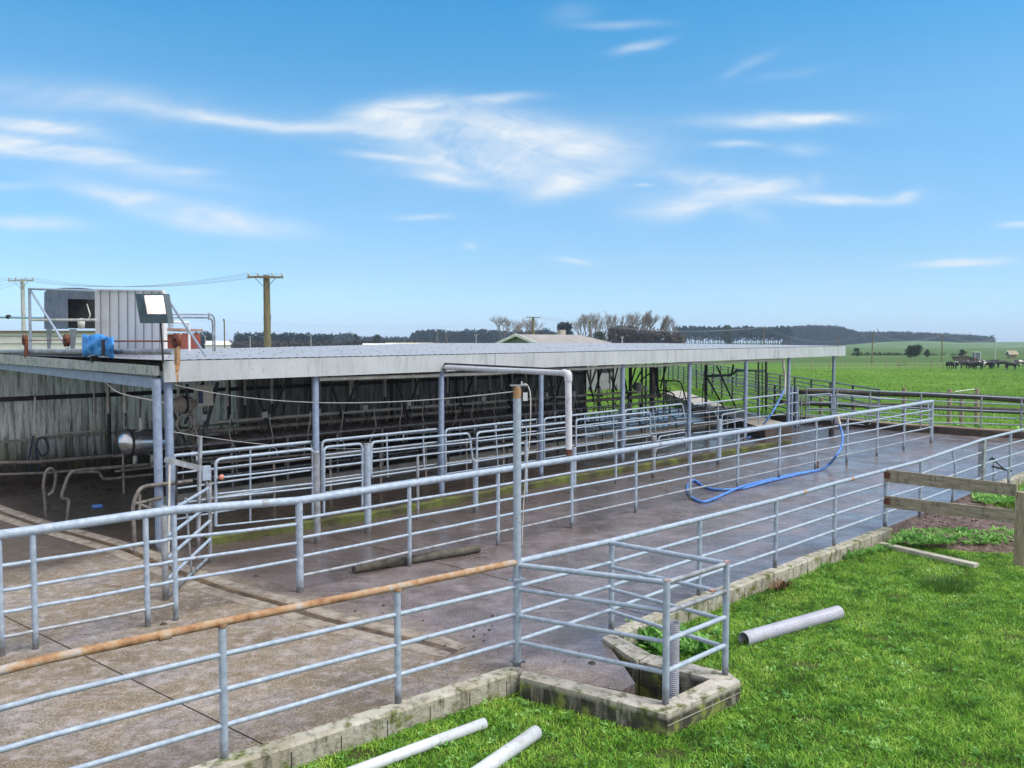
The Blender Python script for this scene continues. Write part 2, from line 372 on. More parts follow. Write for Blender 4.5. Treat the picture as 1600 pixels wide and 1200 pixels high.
log_m = mat('log_bark', [(.3, (.035, .033, .025)), (.6, (.10, .09, .07)), (.8, (.15, .145, .10))], .9, 0, 6, bump=.8, bscale=25)
mud = mat('cow_dung', (.03, .024, .018), .7, bump=.6)
soil_m = mat('soil', [(.3, (.055, .032, .024)), (.5, (.12, .08, .065)), (.72, (.24, .18, .16))], .9, 0, 9, bump=.9, bscale=30, bdist=.05)
def yard_film(N, pos):
    sp = N.n('ShaderNodeSeparateXYZ', {0: pos}).outputs
    k = N.m('ADD', N.m('MULTIPLY', sp[0], -.615), N.m('MULTIPLY', sp[1], -.79)); k = N.m('ADD', k, N.m('MULTIPLY', N.noise(pos, .9, 4), 1.2))
    return N.m('MULTIPLY', N.rng(k, -6.8, -8.0), N.rng(N.noise(pos, .6, 5, .62), .36, .56, .08, .55))
def ov_yard(N, pos, vec, col, rg):
    sp = N.n('ShaderNodeSeparateXYZ', {0: pos}).outputs
    # broad stains: the left half is tan and only damp, the right is wet slurry, its lavender a painted sky reflection
    k = N.m('ADD', N.m('MULTIPLY', sp[0], -.615), N.m('MULTIPLY', sp[1], -.79))
    k = N.m('ADD', k, N.m('MULTIPLY', N.noise(pos, .9, 4), 1.2))
    dry = N.rng(k, -7.3, -6.6)
    big = N.noise(pos, .8, 6, .62)
    tan = N.ramp(big, [(.30, (.11, .078, .04)), (.42, (.24, .178, .10)), (.53, (.31, .25, .175)), (.64, (.33, .295, .29)), (.75, (.40, .38, .38))])
    wet = N.ramp(N.noise(pos, .9, 7, .65, .6), [(.3, (.065, .044, .042)), (.46, (.145, .105, .105)), (.56, (.235, .185, .195)), (.70, (.30, .255, .30))])
    col = N.mix(dry, wet, tan)
    gr = N.noise(pos, 38, 5, .75)
    col = N.mix(N.rng(gr, .42, .58, .0, .7), col, (.022, .017, .013))
    gr2 = N.noise(N.n('ShaderNodeMapping', {'Vector': pos, 'Location': (7, 3, 1)}).outputs[0], 46, 4, .75)
    col = N.mix(N.rng(gr2, .50, .60, .0, .6), col, (.40, .355, .32))
    blot = N.noise(pos, 3.2, 7, .7)
    col = N.mix(N.rng(blot, .5, .66, .0, .45), col, (.07, .05, .035))
    blot2 = N.noise(N.n('ShaderNodeMapping', {'Vector': pos, 'Location': (3, 9, 1)}).outputs[0], 2.1, 7, .72)
    col = N.mix(N.rng(blot2, .53, .68, .0, .40), col, (.33, .30, .30))
    mid = N.noise(N.n('ShaderNodeMapping', {'Vector': pos, 'Location': (1, 5, 2)}).outputs[0], 7, 6, .75)
    col = N.mix(N.m('MULTIPLY', N.rng(mid, .46, .60), N.m('ADD', N.m('MULTIPLY', dry, .35), .25)), col, N.mix(dry, (.035, .026, .022), (.12, .085, .05)))
    mid2 = N.noise(N.n('ShaderNodeMapping', {'Vector': pos, 'Location': (8, 2, 2)}).outputs[0], 5, 6, .75)
    col = N.mix(N.m('MULTIPLY', N.rng(mid2, .50, .62), N.m('ADD', N.m('MULTIPLY', dry, .3), .25)), col, N.mix(dry, (.20, .16, .165), (.40, .35, .34)))
    sc = N.noise(N.n('ShaderNodeMapping', {'Vector': pos, 'Rotation': (0, 0, .75), 'Scale': (.6, 5, 1)}).outputs[0], 1.4, 6, .65)
    col = N.mix(N.rng(sc, .56, .66, 0, .35), col, (.32, .29, .28))
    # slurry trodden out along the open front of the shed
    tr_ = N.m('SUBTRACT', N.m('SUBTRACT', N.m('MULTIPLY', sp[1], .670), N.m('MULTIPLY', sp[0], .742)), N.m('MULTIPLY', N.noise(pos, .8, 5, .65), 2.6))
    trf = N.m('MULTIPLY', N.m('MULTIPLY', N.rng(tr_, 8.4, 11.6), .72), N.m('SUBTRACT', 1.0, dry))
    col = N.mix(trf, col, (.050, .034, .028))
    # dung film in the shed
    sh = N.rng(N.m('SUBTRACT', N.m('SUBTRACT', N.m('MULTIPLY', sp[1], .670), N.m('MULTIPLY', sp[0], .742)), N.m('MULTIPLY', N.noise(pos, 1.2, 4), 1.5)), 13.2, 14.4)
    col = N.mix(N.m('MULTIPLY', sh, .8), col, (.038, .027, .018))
    pud = N.noise(pos, .75, 5, .6, .4)
    wr = N.rng(pud, .40, .58, .14, .42)
    dr = N.rng(pud, .4, .6, .5, .85)
    rg = N.n('ShaderNodeMix', {0: dry, 2: wr, 3: dr}).outputs[0]
    return col, rg
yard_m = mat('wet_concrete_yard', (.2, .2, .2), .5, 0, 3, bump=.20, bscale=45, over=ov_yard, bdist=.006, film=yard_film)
def ov_field(N, pos, vec, col, rg):
    big = N.noise(pos, .03, 5, .6)
    n2 = N.noise(N.n('ShaderNodeMapping', {'Vector': pos, 'Scale': (1, 2.2, 1)}).outputs[0], .55, 6, .7)
    c = N.ramp(big, [(.35, (.065, .155, .012)), (.55, (.10, .22, .016)), (.7, (.16, .26, .03))])
    c = N.mix(N.rng(n2, .52, .7, 0, .8), c, (.022, .055, .008))
    n4 = N.noise(pos, .9, 5, .6)
    c = N.mix(N.rng(n4, .55, .7, 0, .5), c, (.15, .21, .04))
    n3 = N.noise(pos, 9, 4, .7)
    c = N.mix(N.rng(n3, .5, .75, 0, .6), c, (.03, .06, .01))
    y = N.n('ShaderNodeSeparateXYZ', {0: pos}).outputs[1]
    near = N.m('MULTIPLY', N.rng(y, 20, 15), .75)
    c = N.mix(near, c, (.05, .04, .022))
    far = N.rng(N.m('ADD', y, N.m('MULTIPLY', N.noise(pos, .012, 3), 60)), 150, 210)
    c2 = N.ramp(N.noise(N.n('ShaderNodeMapping', {'Vector': pos, 'Scale': (.3, 1, 1)}).outputs[0], .012, 5, .7), [(.35, (.045, .085, .025)), (.5, (.07, .13, .03)), (.65, (.11, .15, .05))])
    return N.mix(far, c, c2), rg
field_m = mat('pasture_ground', (.1, .2, .02), .95, 0, 1, bump=.9, bscale=5, over=ov_field, spec=.15, bdist=.08)
def blade_mat(name, a, b, c, dry=(.30, .25, .10), sc=2.4, st=(1, 1, 1)):
    m = bpy.data.materials.new(name); m.use_nodes = True; N = NT(m.node_tree)
    g = N.n('ShaderNodeNewGeometry')
    f = N.m('ADD', N.m('MULTIPLY', g.outputs['Random Per Island'], .42), N.m('MULTIPLY', N.rng(N.noise(N.n('ShaderNodeMapping', {'Vector': g.outputs['Position'], 'Scale': st}).outputs[0], sc, 7, .72), .35, .65), .62))
    col = N.ramp(f, [(.1, a), (.5, b), (.9, c), (.96, c), (1, dry)])
    d = N.n('ShaderNodeBsdfPrincipled', {'Base Color': col, 'Roughness': .5, 'Specular IOR Level': .25})
    t = N.n('ShaderNodeBsdfTranslucent', {'Color': col})
    mx = N.n('ShaderNodeMixShader', {0: .35, 1: d.outputs[0], 2: t.outputs[0]})
    N.n('ShaderNodeOutputMaterial', {0: mx.outputs[0]}); return m
blade_m = blade_mat('grass_blades', (.024, .08, .014), (.18, .42, .038), (.46, .66, .12), (.62, .52, .27))
pasture_m = blade_mat('pasture_blades', (.028, .08, .012), (.15, .30, .03), (.34, .46, .08), (.5, .42, .2), .7, (.6, 1.6, 1))
weed_m = blade_mat('weed_leaves', (.05, .18, .035), (.18, .42, .08), (.42, .64, .22))
pine_m = blade_mat('pine_foliage', (.014, .030, .042), (.020, .042, .055), (.035, .062, .068), (.04, .06, .06))
bush_m = blade_mat('bush_foliage', (.018, .028, .012), (.035, .05, .018), (.06, .075, .028), (.10, .10, .04))
brush_m = blade_mat('bare_brush', (.05, .038, .035), (.085, .065, .055), (.12, .095, .08), (.14, .11, .09))
hill_m = mat('far_hill', [(.35, (.06, .13, .03)), (.65, (.12, .18, .06))], .95, 0, .03, bump=0)
bark_m = mat('bare_bark', [(.3, (.16, .135, .12)), (.7, (.32, .28, .25))], .9, 0, 2, bump=0)
trunk_m = mat('pine_trunk', (.07, .055, .05), .9, bump=0)
house_roof = mat('house_roof_tiles', [(.35, (.24, .225, .21)), (.65, (.31, .29, .275))], .8, 0, 1, bump=.2, bscale=6)
house_wall = mat('house_wall_green', (.20, .215, .22), .8)
white_paint = mat('white_paint', (.72, .72, .70), .5)
red_paint = mat('red_paint', [(.35, (.22, .04, .03)), (.65, (.34, .07, .05))], .6)
pinkroof = mat('faded_red_roof', (.42, .24, .22), .7)
glass_d = mat('dark_window', (.02, .025, .03), .1, bump=0)
cow_black = None
def cow_mat():
    m = bpy.data.materials.new('cow_hide'); m.use_nodes = True; N = NT(m.node_tree)
    oi = N.n('ShaderNodeObjectInfo').outputs['Random']; tc = N.n('ShaderNodeTexCoord').outputs['Object']
    v = N.n('ShaderNodeVectorMath', {0: tc, 1: N.n('ShaderNodeCombineXYZ', {0: N.m('MULTIPLY', oi, 37)}).outputs[0]}, operation='ADD').outputs[0]
    thr = N.m('ADD', .60, N.m('MULTIPLY', oi, .14))
    f = N.m('GREATER_THAN', N.noise(v, 1.3, 1, .4), thr)
    col = N.mix(f, (.012, .010, .010), (.62, .60, .56))
    b = N.n('ShaderNodeBsdfPrincipled', {'Base Color': col, 'Roughness': .7}); N.n('ShaderNodeOutputMaterial', {0: b.outputs[0]}); return m
hide = cow_mat()
water_m = mat('pit_water', (.008, .007, .006), .25, 0, 3, bump=.1)
def glint_glass():
    m = bpy.data.materials.new('sun_glint_glass'); m.use_nodes = True; N = NT(m.node_tree)
    pos = N.n('ShaderNodeNewGeometry').outputs['Position']
    col = N.ramp(N.noise(pos, 7, 2), [(.38, (.65, .40, .30)), (.47, (.9, .85, .8)), (.6, (1, 1, 1))])
    b = N.n('ShaderNodeBsdfPrincipled', {'Base Color': (.7, .7, .7, 1), 'Roughness': .1, 'Emission Color': col, 'Emission Strength': .55})  # emission stands in for the sun reflected by the glass
    N.n('ShaderNodeOutputMaterial', {0: b.outputs[0]}); return m
lamp_glass = glint_glass()

# ------------------------------------------------------------------ the setting: ground, yard, drain, pit
GZ = -.20
pA, pB = G(258, 853), G(1301, 660)
FR = through(pA, pB)                               # plane of the roof posts, along the shed
adir, ndir = FR.d, FR.n
a0 = Vector((adir.x, adir.y, 0)); n0 = Vector((ndir.x, ndir.y, 0))
def SH(s, t, z=0.): return FR.p+a0*s-n0*t+Vector((0, 0, z))       # shed coordinates: along, back, up
fgL = G(350, 1190); fg2 = G(622, 1103)
fgd = (fg2-fgL).normalized()
fg_left = fgL-fgd*7
pole_b = G(808, 1044)
fg_end = G(1533, 765); fdr = (fg_end-G(1092, 934)).normalized()
fg_right = fg_end+fdr*14
pit = [G(*p) for p in ((970, 1079), (1039, 1096), (1112, 1061), (997, 1035), (974, 1040), (993, 1068))]
out_k = Vector((fdr.y, -fdr.x, 0))                 # outward side of the yard edge
farK = [G(*p) for p in ((1205, 657), (1240, 659), (1271, 662), (1325, 665), (1370, 670), (1412, 674), (1456, 676), (1536, 682), (1600, 685), (1700, 691))]

def ground_mesh():
    bm = bmesh.new()
    B = 6000
    o = [bm.verts.new(p) for p in ((-B, -400, GZ), (B, -400, GZ), (B, B, GZ), (-B, B, GZ))]
    h = [bm.verts.new((p.x, p.y, GZ)) for p in pit]
    ed = [bm.edges.new((L[i], L[(i+1) % len(L)])) for L in (o, h) for i in range(len(L))]
    bmesh.ops.triangle_fill(bm, use_beauty=True, use_dissolve=False, edges=ed)
    bmesh.ops.recalc_face_normals(bm, faces=bm.faces)
    for f in bm.faces:
        if f.normal.z < 0: f.normal_flip()
    me = bpy.data.meshes.new('ground'); bm.to_mesh(me); bm.free(); me.materials.append(field_m)
    ob = bpy.data.objects.new('ground', me); COL.objects.link(ob)
    tag(ob, 'green pasture stretching flat to the horizon', kind='structure')
ground_mesh()
yard_poly = [fg_left, pole_b, G(815, 1048), pit[0], pit[5], pit[4], G(943, 998), G(957, 991), G(1092, 934), G(1383, 825), fg_end, fg_right, farK[-1]+Vector((6, 2, 0)), farK[-1]]+farK[-2::-1]+[SH(34, 3), SH(34, 10.4), SH(-1, 10.4), SH(-14, 10), SH(-22, 0)]
def fill_poly(name, poly, z, m, zb=None):
    bm = bmesh.new(); vs = [bm.verts.new((p.x, p.y, z)) for p in poly]
    ed = [bm.edges.new((vs[i], vs[(i+1) % len(vs)])) for i in range(len(vs))]
    bmesh.ops.triangle_fill(bm, use_beauty=True, edges=ed)
    for f in bm.faces:
        f.normal_update()
        if f.normal.z < 0: f.normal_flip()
    if zb is not None:
        lo = [bm.verts.new((p.x, p.y, zb)) for p in poly]
        for i in range(len(vs)): bm.faces.new((vs[i], lo[i], lo[(i+1) % len(vs)], vs[(i+1) % len(vs)]))
    me = bpy.data.meshes.new(name); bm.to_mesh(me); bm.free(); me.materials.append(m)
    ob = bpy.data.objects.new(name, me); COL.objects.link(ob); return ob
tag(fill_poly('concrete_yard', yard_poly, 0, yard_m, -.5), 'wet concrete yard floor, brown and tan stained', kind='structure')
# pit sides and water
mb = MB(); pc = [Vector((p.x, p.y, 0)) for p in pit]
for i in range(len(pc)):
    a_, b_ = pc[i], pc[(i+1) % len(pc)]
    mb.add([(a_.x, a_.y, -1.6), (b_.x, b_.y, -1.6), (b_.x, b_.y, -.21), (a_.x, a_.y, -.21)], [(0, 1, 2, 3)])
tag(mb.build('sump_pit', far_nib), 'shaft of the effluent sump below the yard', kind='structure')
tag(fill_poly('sump_water', pit, -1.3, water_m), 'dark water at the bottom of the sump', kind='structure')

# open drain channel swept over the floor
chan = [(-60, 778), (0, 801), (63, 822), (140, 843), (196, 860), (245, 881), (315, 909), (367, 926), (437, 945), (477, 960), (550, 980), (600, 992), (667, 1007), (712, 1019)]
cp = smooth_path([G(*p) for p in chan], 5)
prof = [(-.32, .003), (-.26, .022), (-.20, .030), (-.09, .030), (-.075, .004), (.075, .004), (.09, .028), (.15, .026), (.22, .018), (.28, .003)]
mb = MB(); L = []
for i, p in enumerate(cp):
    t = (cp[min(i+1, len(cp)-1)]-cp[max(i-1, 0)]).normalized(); nn = Vector((t.y, -t.x, 0)); tp = 1-max(0, i-len(cp)+6)/6*.9
    L.append([p+nn*o*(.6+.4*tp)+Vector((0, 0, .003+(z-.003)*tp)) for o, z in prof])
vs = [q for row in L for q in row]; k = len(prof)
mb.add(vs, [(i*k+j, i*k+j+1, (i+1)*k+j+1, (i+1)*k+j) for i in range(len(L)-1) for j in range(k-1)], True)
drain_m = mat('drain_concrete', [(.3, (.13, .10, .07)), (.5, (.25, .21, .17)), (.72, (.36, .32, .27))], .7, 0, 6, bump=.3, bscale=30)
fl_v = []; 
for i, p in enumerate(cp):
    t = (cp[min(i+1, len(cp)-1)]-cp[max(i-1, 0)]).normalized(); nn = Vector((t.y, -t.x, 0)); tp = 1-max(0, i-len(cp)+6)/6*.9; wv_ = .085+.02*math.sin(i*1.7)
    fl_v += [p-nn*wv_*(.6+.4*tp)+Vector((0, 0, .009)), p+nn*wv_*(.6+.4*tp)+Vector((0, 0, .009))]
tag(MB().add(fl_v, [(i*2, i*2+1, i*2+3, i*2+2) for i in range(len(cp)-1)]).build('drain_floor', mat('drain_sludge', [(.3, (.03, .02, .012)), (.55, (.10, .065, .035)), (.75, (.20, .13, .07))], .3, 0, 5, bump=.4)), 'brown sludge lying in the drain channel', kind='structure')
tag(mb.build('drain_channel', drain_m), 'shallow concrete drain lip crossing the yard', kind='structure')
mb = MB()
for (q, r_) in (((12, 965), (420, 1167)), ((-80, 905), (12, 965)), ((520, 838), (1110, 985))):
    a_, b_ = G(*q, .004), G(*r_, .004); d = (b_-a_).normalized(); s_ = Vector((d.y, -d.x, 0))*.007
    mb.add([a_-s_, b_-s_, b_+s_, a_+s_], [(0, 1, 2, 3)])
tag(mb.build('slab_joint', mat('joint_dirt', (.02, .016, .012), .8, bump=0)), 'dark saw cut joints between the concrete slabs', kind='structure')
dirt_px = [(1392, 829), (1405, 808), (1440, 794), (1520, 764), (1548, 777), (1600, 790), (1650, 812), (1600, 850), (1545, 848), (1500, 845), (1440, 838), (1405, 834)]
dirt_poly = [G(u, v, 0) for u, v in dirt_px]
dc = sum(dirt_poly, Vector())/len(dirt_poly); rim = []
for i in range(len(dirt_poly)):
    p, q = dirt_poly[i], dirt_poly[(i+1) % len(dirt_poly)]; rim += [p.lerp(q, k/6) for k in range(6)]
vs = []; NR = 14
for k in range(NR+1):
    f = k/NR
    for i, p in enumerate(rim):
        q = dc.lerp(p, f); hgt = -.03+.02*math.sin(q.x*5+math.sin(q.y*4))*math.cos(q.y*3.3)-.012
        z = hgt+(GZ-.02-hgt)*max(0, (f-.78)/.22)**1.6+random.uniform(-.012, .006); vs.append((q.x, q.y, z))
nr = len(rim)
tag(MB().add(vs, [(k*nr+i, (k+1)*nr+i, (k+1)*nr+(i+1) % nr, k*nr+(i+1) % nr) for k in range(NR) for i in range(nr)], True).build('soil_patch', soil_m), 'bare brown soil patch beside the yard edge', kind='structure')
mb = MB()
for k in range(420):
    f = random.random()**.5*.9; p = dc.lerp(random.choice(rim), f); r_ = random.uniform(.008, .035); mb.lathe((p.x, p.y, -.045), [(r_, 0), (r_*.9, r_*.6), (r_*.3, r_), (.001, r_)], 6, Matrix.Rotation(random.uniform(-.6, .6), 3, 'X'))
tag(mb.build('soil_clods', soil_m), 'loose clods and stones over the soil patch', kind='stuff')

# ------------------------------------------------------------------ kerbs
def kerb(name, path, wd, z0, z1, m, label, jit=.006, off=0., joints=None):
    mb = MB(); P_ = []
    for i in range(len(path)-1):
        n_ = max(2, int((path[i+1]-path[i]).length/.25))
        P_ += [path[i].lerp(path[i+1], k/n_) for k in range(n_)]
    P_.append(path[-1]); rows = []
    for i, p in enumerate(P_):
        t = (P_[min(i+1, len(P_)-1)]-P_[max(i-1, 0)]); t.z = 0; t.normalize(); nn = Vector((t.y, -t.x, 0)); j = random.uniform(-jit, jit)
        row = []
        for o, z in ((-wd/2, z0), (-wd/2, z1-.02), (-wd/2+.02, z1+j), (wd/2-.025, z1+j), (wd/2, z1-.025+j), (wd/2, z0)):
            q = p+nn*(o+off); row.append(Vector((q.x, q.y, z)))
        rows.append(row)
    mb.add([q for r_ in rows for q in r_], [(i*6+j, (i+1)*6+j, (i+1)*6+j+1, i*6+j+1) for i in range(len(rows)-1) for j in range(5)]+[tuple(range(6)), tuple((len(rows)-1)*6+k for k in reversed(range(6)))])
    o = mb.build(name, m)
    if joints:                                             # block joints as thin dark lines standing 2 mm proud of the outer face
        acc = 0; mj = MB()
        for i in range(1, len(P_)):
            acc += (P_[i]-P_[i-1]).length
            if acc > joints:
                acc = 0; t = (P_[i]-P_[i-1]).normalized(); nn = Vector((t.y, -t.x, 0)); q = P_[i]+nn*(wd/2+off+.001)
                mj.box((q.x, q.y, (z0+z1)/2-.03), (.008, .005, z1-z0-.07), math.atan2(t.y, t.x))
        if mj.f: ch = mj.build('mortar_joint', MT['joint_dirt'], o)
    return tag(o, label, 'kerb')
kerb('kerb', [fg_left, pole_b+(fg2-pole_b).normalized()*.02], .20, -.5, .035, kerb_m, 'pale mossy concrete block kerb left of the tall pole', off=.05, joints=.4)
kerb('kerb', [G(960, 988), G(1092, 934), G(1383, 826)], .20, -.5, .035, kerb_m, 'mossy block kerb between sump and wooden fence', off=.05, joints=.4)
kerb('kerb', [G(1520, 769), fg_end, fg_right], .20, -.5, .035, kerb_m, 'short kerb beyond the soil patch at right edge', off=.05)
# sump walls
so = [G(u, v, .04) for u, v in ((812, 1058), (1043, 1117), (1157, 1066), (1139, 1051), (1017, 1022), (957, 990))]
si = [G(u, v, .04) for u, v in ((817, 1047), (1040, 1096), (1112, 1061), (1000, 1034), (995, 1034), (941, 997))]
sump = thing('sump_wall', (so[1].x, so[1].y, GZ), 'mossy concrete sump surround at the corner of the yard', 'sump')
def wall_seg(o1, o2, i2, i1, z1, name='wall_block'):
    mb = MB(); top = [Vector((p.x, p.y, z1)) for p in (o1, o2, i2, i1)]
    mb.prism([(p.x, p.y) for p in top], -.75, z1); return mb.build(name, sump_m, sump)
def lerp_poly():
    wall_seg(so[0], so[1], si[1], si[0], .04)
    wall_seg(so[1], so[2], si[2], si[1], .047)
    wall_seg(so[2], so[3], si[2], si[2]+Vector((.001, 0, 0)), .045)
    wall_seg(so[3], so[4], si[3], si[2], .04)
    wall_seg(so[4], so[5], si[5], si[4], .045)
lerp_poly()
b = MB(); d_ = (so[2]-so[1]).normalized(); nn = Vector((d_.y, -d_.x, 0)); b.bar(Vector((so[1].x, so[1].y, -.07))+nn*.004, Vector((so[2].x, so[2].y, -.07))+nn*.002, .006, .006); b.build('form_line', conc_pale, sump)

# ------------------------------------------------------------------ fences of galvanised pipe
def fence_run(name, label, posts, fr, mats, rp, rr, rt, tops=None, top_mats=None, seg=8, cap=True, origin=None):
    """posts: [(base point, height)], fr: rail heights as fractions of post height"""
    th = thing(name, tuple(posts[0][0] if origin is None else origin), label, 'fence')
    for i, (p, h) in enumerate(posts):
        r_ = rp[i] if isinstance(rp, list) else rp
        MB().tube([p+Vector((0, 0, -.05)), p+Vector((0, 0, h-.01))], r_, 10).build('post', mats[0], th)
    for f in fr:
        pts = [p+Vector((0, 0, h*f+(random.uniform(-.012, .012)))) for p, h in posts]
        MB().tube(pts, rr, seg).build('rail', mats[1], th)
    return th
def hz(u, vb, vt, z=0.):
    p = G(u, vb, z); return p, D(u, vt, p.y).z-p.z
# middle fence, dividing the yard
MP = [(-120, 1052, 858), (3, 1025, 836), (56, 1014, 829), (231, 979, 803), (275, 969, 797), (469, 925, 782), (640, 885, 756), (778, 852, 735), (893, 825, 717), (993, 801.5, 701), (1078, 781, 687), (1152, 764, 675), (1217, 748.5, 664.5), (1274, 735, 655.5), (1323, 723.5, 648), (1370, 712.5, 641), (1412, 702.5, 634), (1455, 692, 627)]
mp = [hz(*p) for p in MP]
mf = thing('pipe_fence', tuple(mp[5][0]), 'long galvanised fence with a fat top pipe running through the middle of the yard', 'fence')
for i, (p, h) in enumerate(mp):
    r_ = .055 if i in (5, 17) else .036
    MB().tube([p+Vector((0, 0, -.05)), p+Vector((0, 0, h-.02))], r_, 12).build('post', galv, mf)
MB().tube([p+Vector((0, 0, h)) for p, h in mp], .058, 14).build('top_rail', galv, mf)
for fr_, i0, i1 in ((.745, 0, 5), (.54, 0, 5), (.36, 0, 5), (.155, 0, 4), (.80, 5, 17), (.59, 5, 17), (.385, 5, 17), (.175, 5, 17)):
    pts = []
    for i in range(i0, i1+1):
        p, h = mp[i]; pts.append(p+Vector((0, 0, h*fr_)))
        if i < i1: q, h2 = mp[i+1]; pts.append((p+q)/2+Vector((0, 0, (h+h2)/2*fr_-random.uniform(0, .012))))
    MB().tube(pts, .024, 8).build('rail', galv if fr_ > .2 else galv_old, mf)
# foreground fence on the kerb
FP = [(-190, 1365, 1098), (80, 1277, 1030), (351, 1190, 972), (622, 1103, 917), (808, 1044, 878), (955, 990, 845), (1092, 934, 811), (1211, 890, 781), (1303, 855, 755), (1383, 825, 734), (1437, 804, 720), (1489, 784, 702), (1533, 766, 687), (1577, 750, 676), (1640, 727, 660), (1720, 697, 640)]
fp = [hz(u, vb, vt) for u, vb, vt in FP]
ff = thing('pipe_fence', tuple(fp[3][0]), 'nearest galvanised fence along the kerb, its top rail partly orange with rust', 'fence')
for i, (p, h) in enumerate(fp):
    if i in (1, 4, 12): continue
    mb = MB(); r_ = .045 if i == 9 else .035
    if i == 11:                                            # bent post
        mb.tube(smooth_path([p+Vector((-.03, 0, -.05)), p+Vector((.03, 0, h*.45)), p+Vector((.02, 0, h*.7)), p+Vector((-.05, 0, h-.02))], 4), .028, 8)
    else: mb.tube([p+Vector((0, 0, -.05)), p+Vector((0, 0, h-.02))], r_, 12)
    mb.build('post', galv, ff)
p, h = fp[12]; MB().box((p.x, p.y, h/2), (.15, .13, h), .75).build('post', galv_old, ff)
MB().tube([p+Vector((0, 0, h)) for p, h in fp[:5]], .037, 12).build('top_rail', rail_rust, ff)
MB().tube([p+Vector((0, 0, h)) for p, h in fp[4:]], .035, 12).build('top_rail', galv, ff)
for f_ in (.77, .515, .26):
    MB().tube([p+Vector((0, 0, h*f_)) for p, h in fp[:10]], .024, 10).build('rail', galv, ff)
    MB().tube([p+Vector((0, 0, h*f_*(1-.02*(i % 2)))) for i, (p, h) in enumerate(fp[9:])], .022, 8).build('rail', galv, ff)
mb = MB()
for i in (2, 3): p, h = fp[i]; mb.lathe(p+Vector((0, 0, h-.045)), [(.04, 0), (.044, .01), (.044, .035)], 12)
mb.build('weld_collar', rail_rust, ff)

mb = MB()
for (u, k) in ((150, 0), (700, 0)): pass
for (a_, b_, t, r_, par) in ((fp[0], fp[2], .8, .041, ff), (fp[3], fp[4], .55, .041, ff), (fp[7], fp[8], .45, .039, ff), (fp[8], fp[9], .3, .039, ff), (mp[4], mp[5], .7, .063, mf), (mp[9], mp[10], .4, .063, mf), (mp[12], mp[13], .5, .063, mf)):
    p0 = a_[0].lerp(b_[0], t)+Vector((0, 0, a_[1]*(1-t)+b_[1]*t)); d = (b_[0]+Vector((0, 0, b_[1]))-a_[0]-Vector((0, 0, a_[1]))).normalized()
    MB().tube([p0-d*.05, p0+d*.05], r_, 12).build('coupling', galv_old if par is mf else rail_rust, par)
# tall pole in front with lamp bracket and cable
p, h = hz(808, 1044, 603)
pl = thing('tall_pole', tuple(p), 'tall galvanised pole with rusty top rising at the sump corner', 'pole')
MB().tube([p+Vector((0, 0, -.04)), p+Vector((0, 0, .42)), p+Vector((0, 0, h-.14))], .046, 14).build('shaft', galv, pl)
MB().tube([p+Vector((0, 0, h-.14)), p+Vector((0, 0, h))], .0462, 14).build('rusty_cap', rail_rust, pl)
MB().box(p+Vector((.02, 0, h+.006)), (.20, .08, .012), .2).build('top_plate', galv_old, pl)
for z in (.06, 1.0): MB().lathe(p+Vector((0, 0, z)), [(.049, 0), (.058, .005), (.058, .04), (.049, .045)], 14).box(p+Vector((.07, 0, z+.02)), (.05, .03, .03)).box(p+Vector((-.07, 0, z+.02)), (.04, .03, .03)).build('clamp', galv, pl)
mb = MB(); mb.box(p+Vector((.09, -.01, h-.12)), (.05, .04, .09)); mb.tube([p+Vector((.05, 0, h+.01)), p+Vector((.05, 0, h+.05))], .01, 6); mb.build('insulator', pvc, pl)
MB().tube(smooth_path([p+Vector((.07, 0, h+.02)), p+Vector((.12, 0, h+.0)), p+Vector((.15, .0, h-.15)), p+Vector((.14, 0, h-.6)), p+Vector((.10, 0, h-.95)), p+Vector((.07, 0, h-1.4)), p+Vector((.055, 0, h-1.8))], 5), .006, 5).build('cable', pale_pipe, pl)
pole_top = p+Vector((0, 0, h-.06))

# sump railing
sp_ = [hz(1040, 1100, 907, .04), hz(1133, 1054, 878, .04), hz(955, 990, 846, .04)]
sr = thing('sump_railing', tuple(sp_[0][0]), 'galvanised guard railing boxed round the sump', 'railing')
for (q, h) in sp_[:2]: MB().tube([q, q+Vector((0, 0, h))], .036, 12).build('post', galv, sr)
pb4 = (fp[4][0], D(808, 880, fp[4][0].y).z)
for a_, b_, f_s in ((pb4, sp_[0], (1, .77, .52, .27)), (sp_[2], sp_[1], (1, .74, .5, .26))):
    for k, f_ in enumerate(f_s):
        MB().tube([a_[0]+Vector((0, 0, a_[1]*f_-.02)), b_[0]+Vector((0, 0, b_[1]*f_-.02))], .030 if k == 0 else .024, 10).build('rail', galv, sr)
for k, f_ in enumerate((1, .76, .53, .28)):
    a_, b_ = sp_[0], sp_[1]
    MB().tube([a_[0]+Vector((0, 0, a_[1]*f_-.02)), b_[0]+Vector((0, 0, b_[1]*f_-.02))], .027, 10).build('rail', galv if k > 1 else galv_old, sr)
mb = MB()
for q, h in sp_[:2]: mb.box(q+Vector((0, 0, h+.004)), (.06, .06, .010), .5)
q = sp_[0][0].lerp(sp_[1][0], .75); mb.box(q+Vector((0, 0, sp_[0][1]*.77+.02)), (.07, .05, .02), .6)
mb.build('cap_plate', mat('red_primer', [(.4, (.38, .11, .06)), (.6, (.35, .30, .28))], .7, 0, 25), sr)
# stray end of bar
q = G(900, 972, .02)
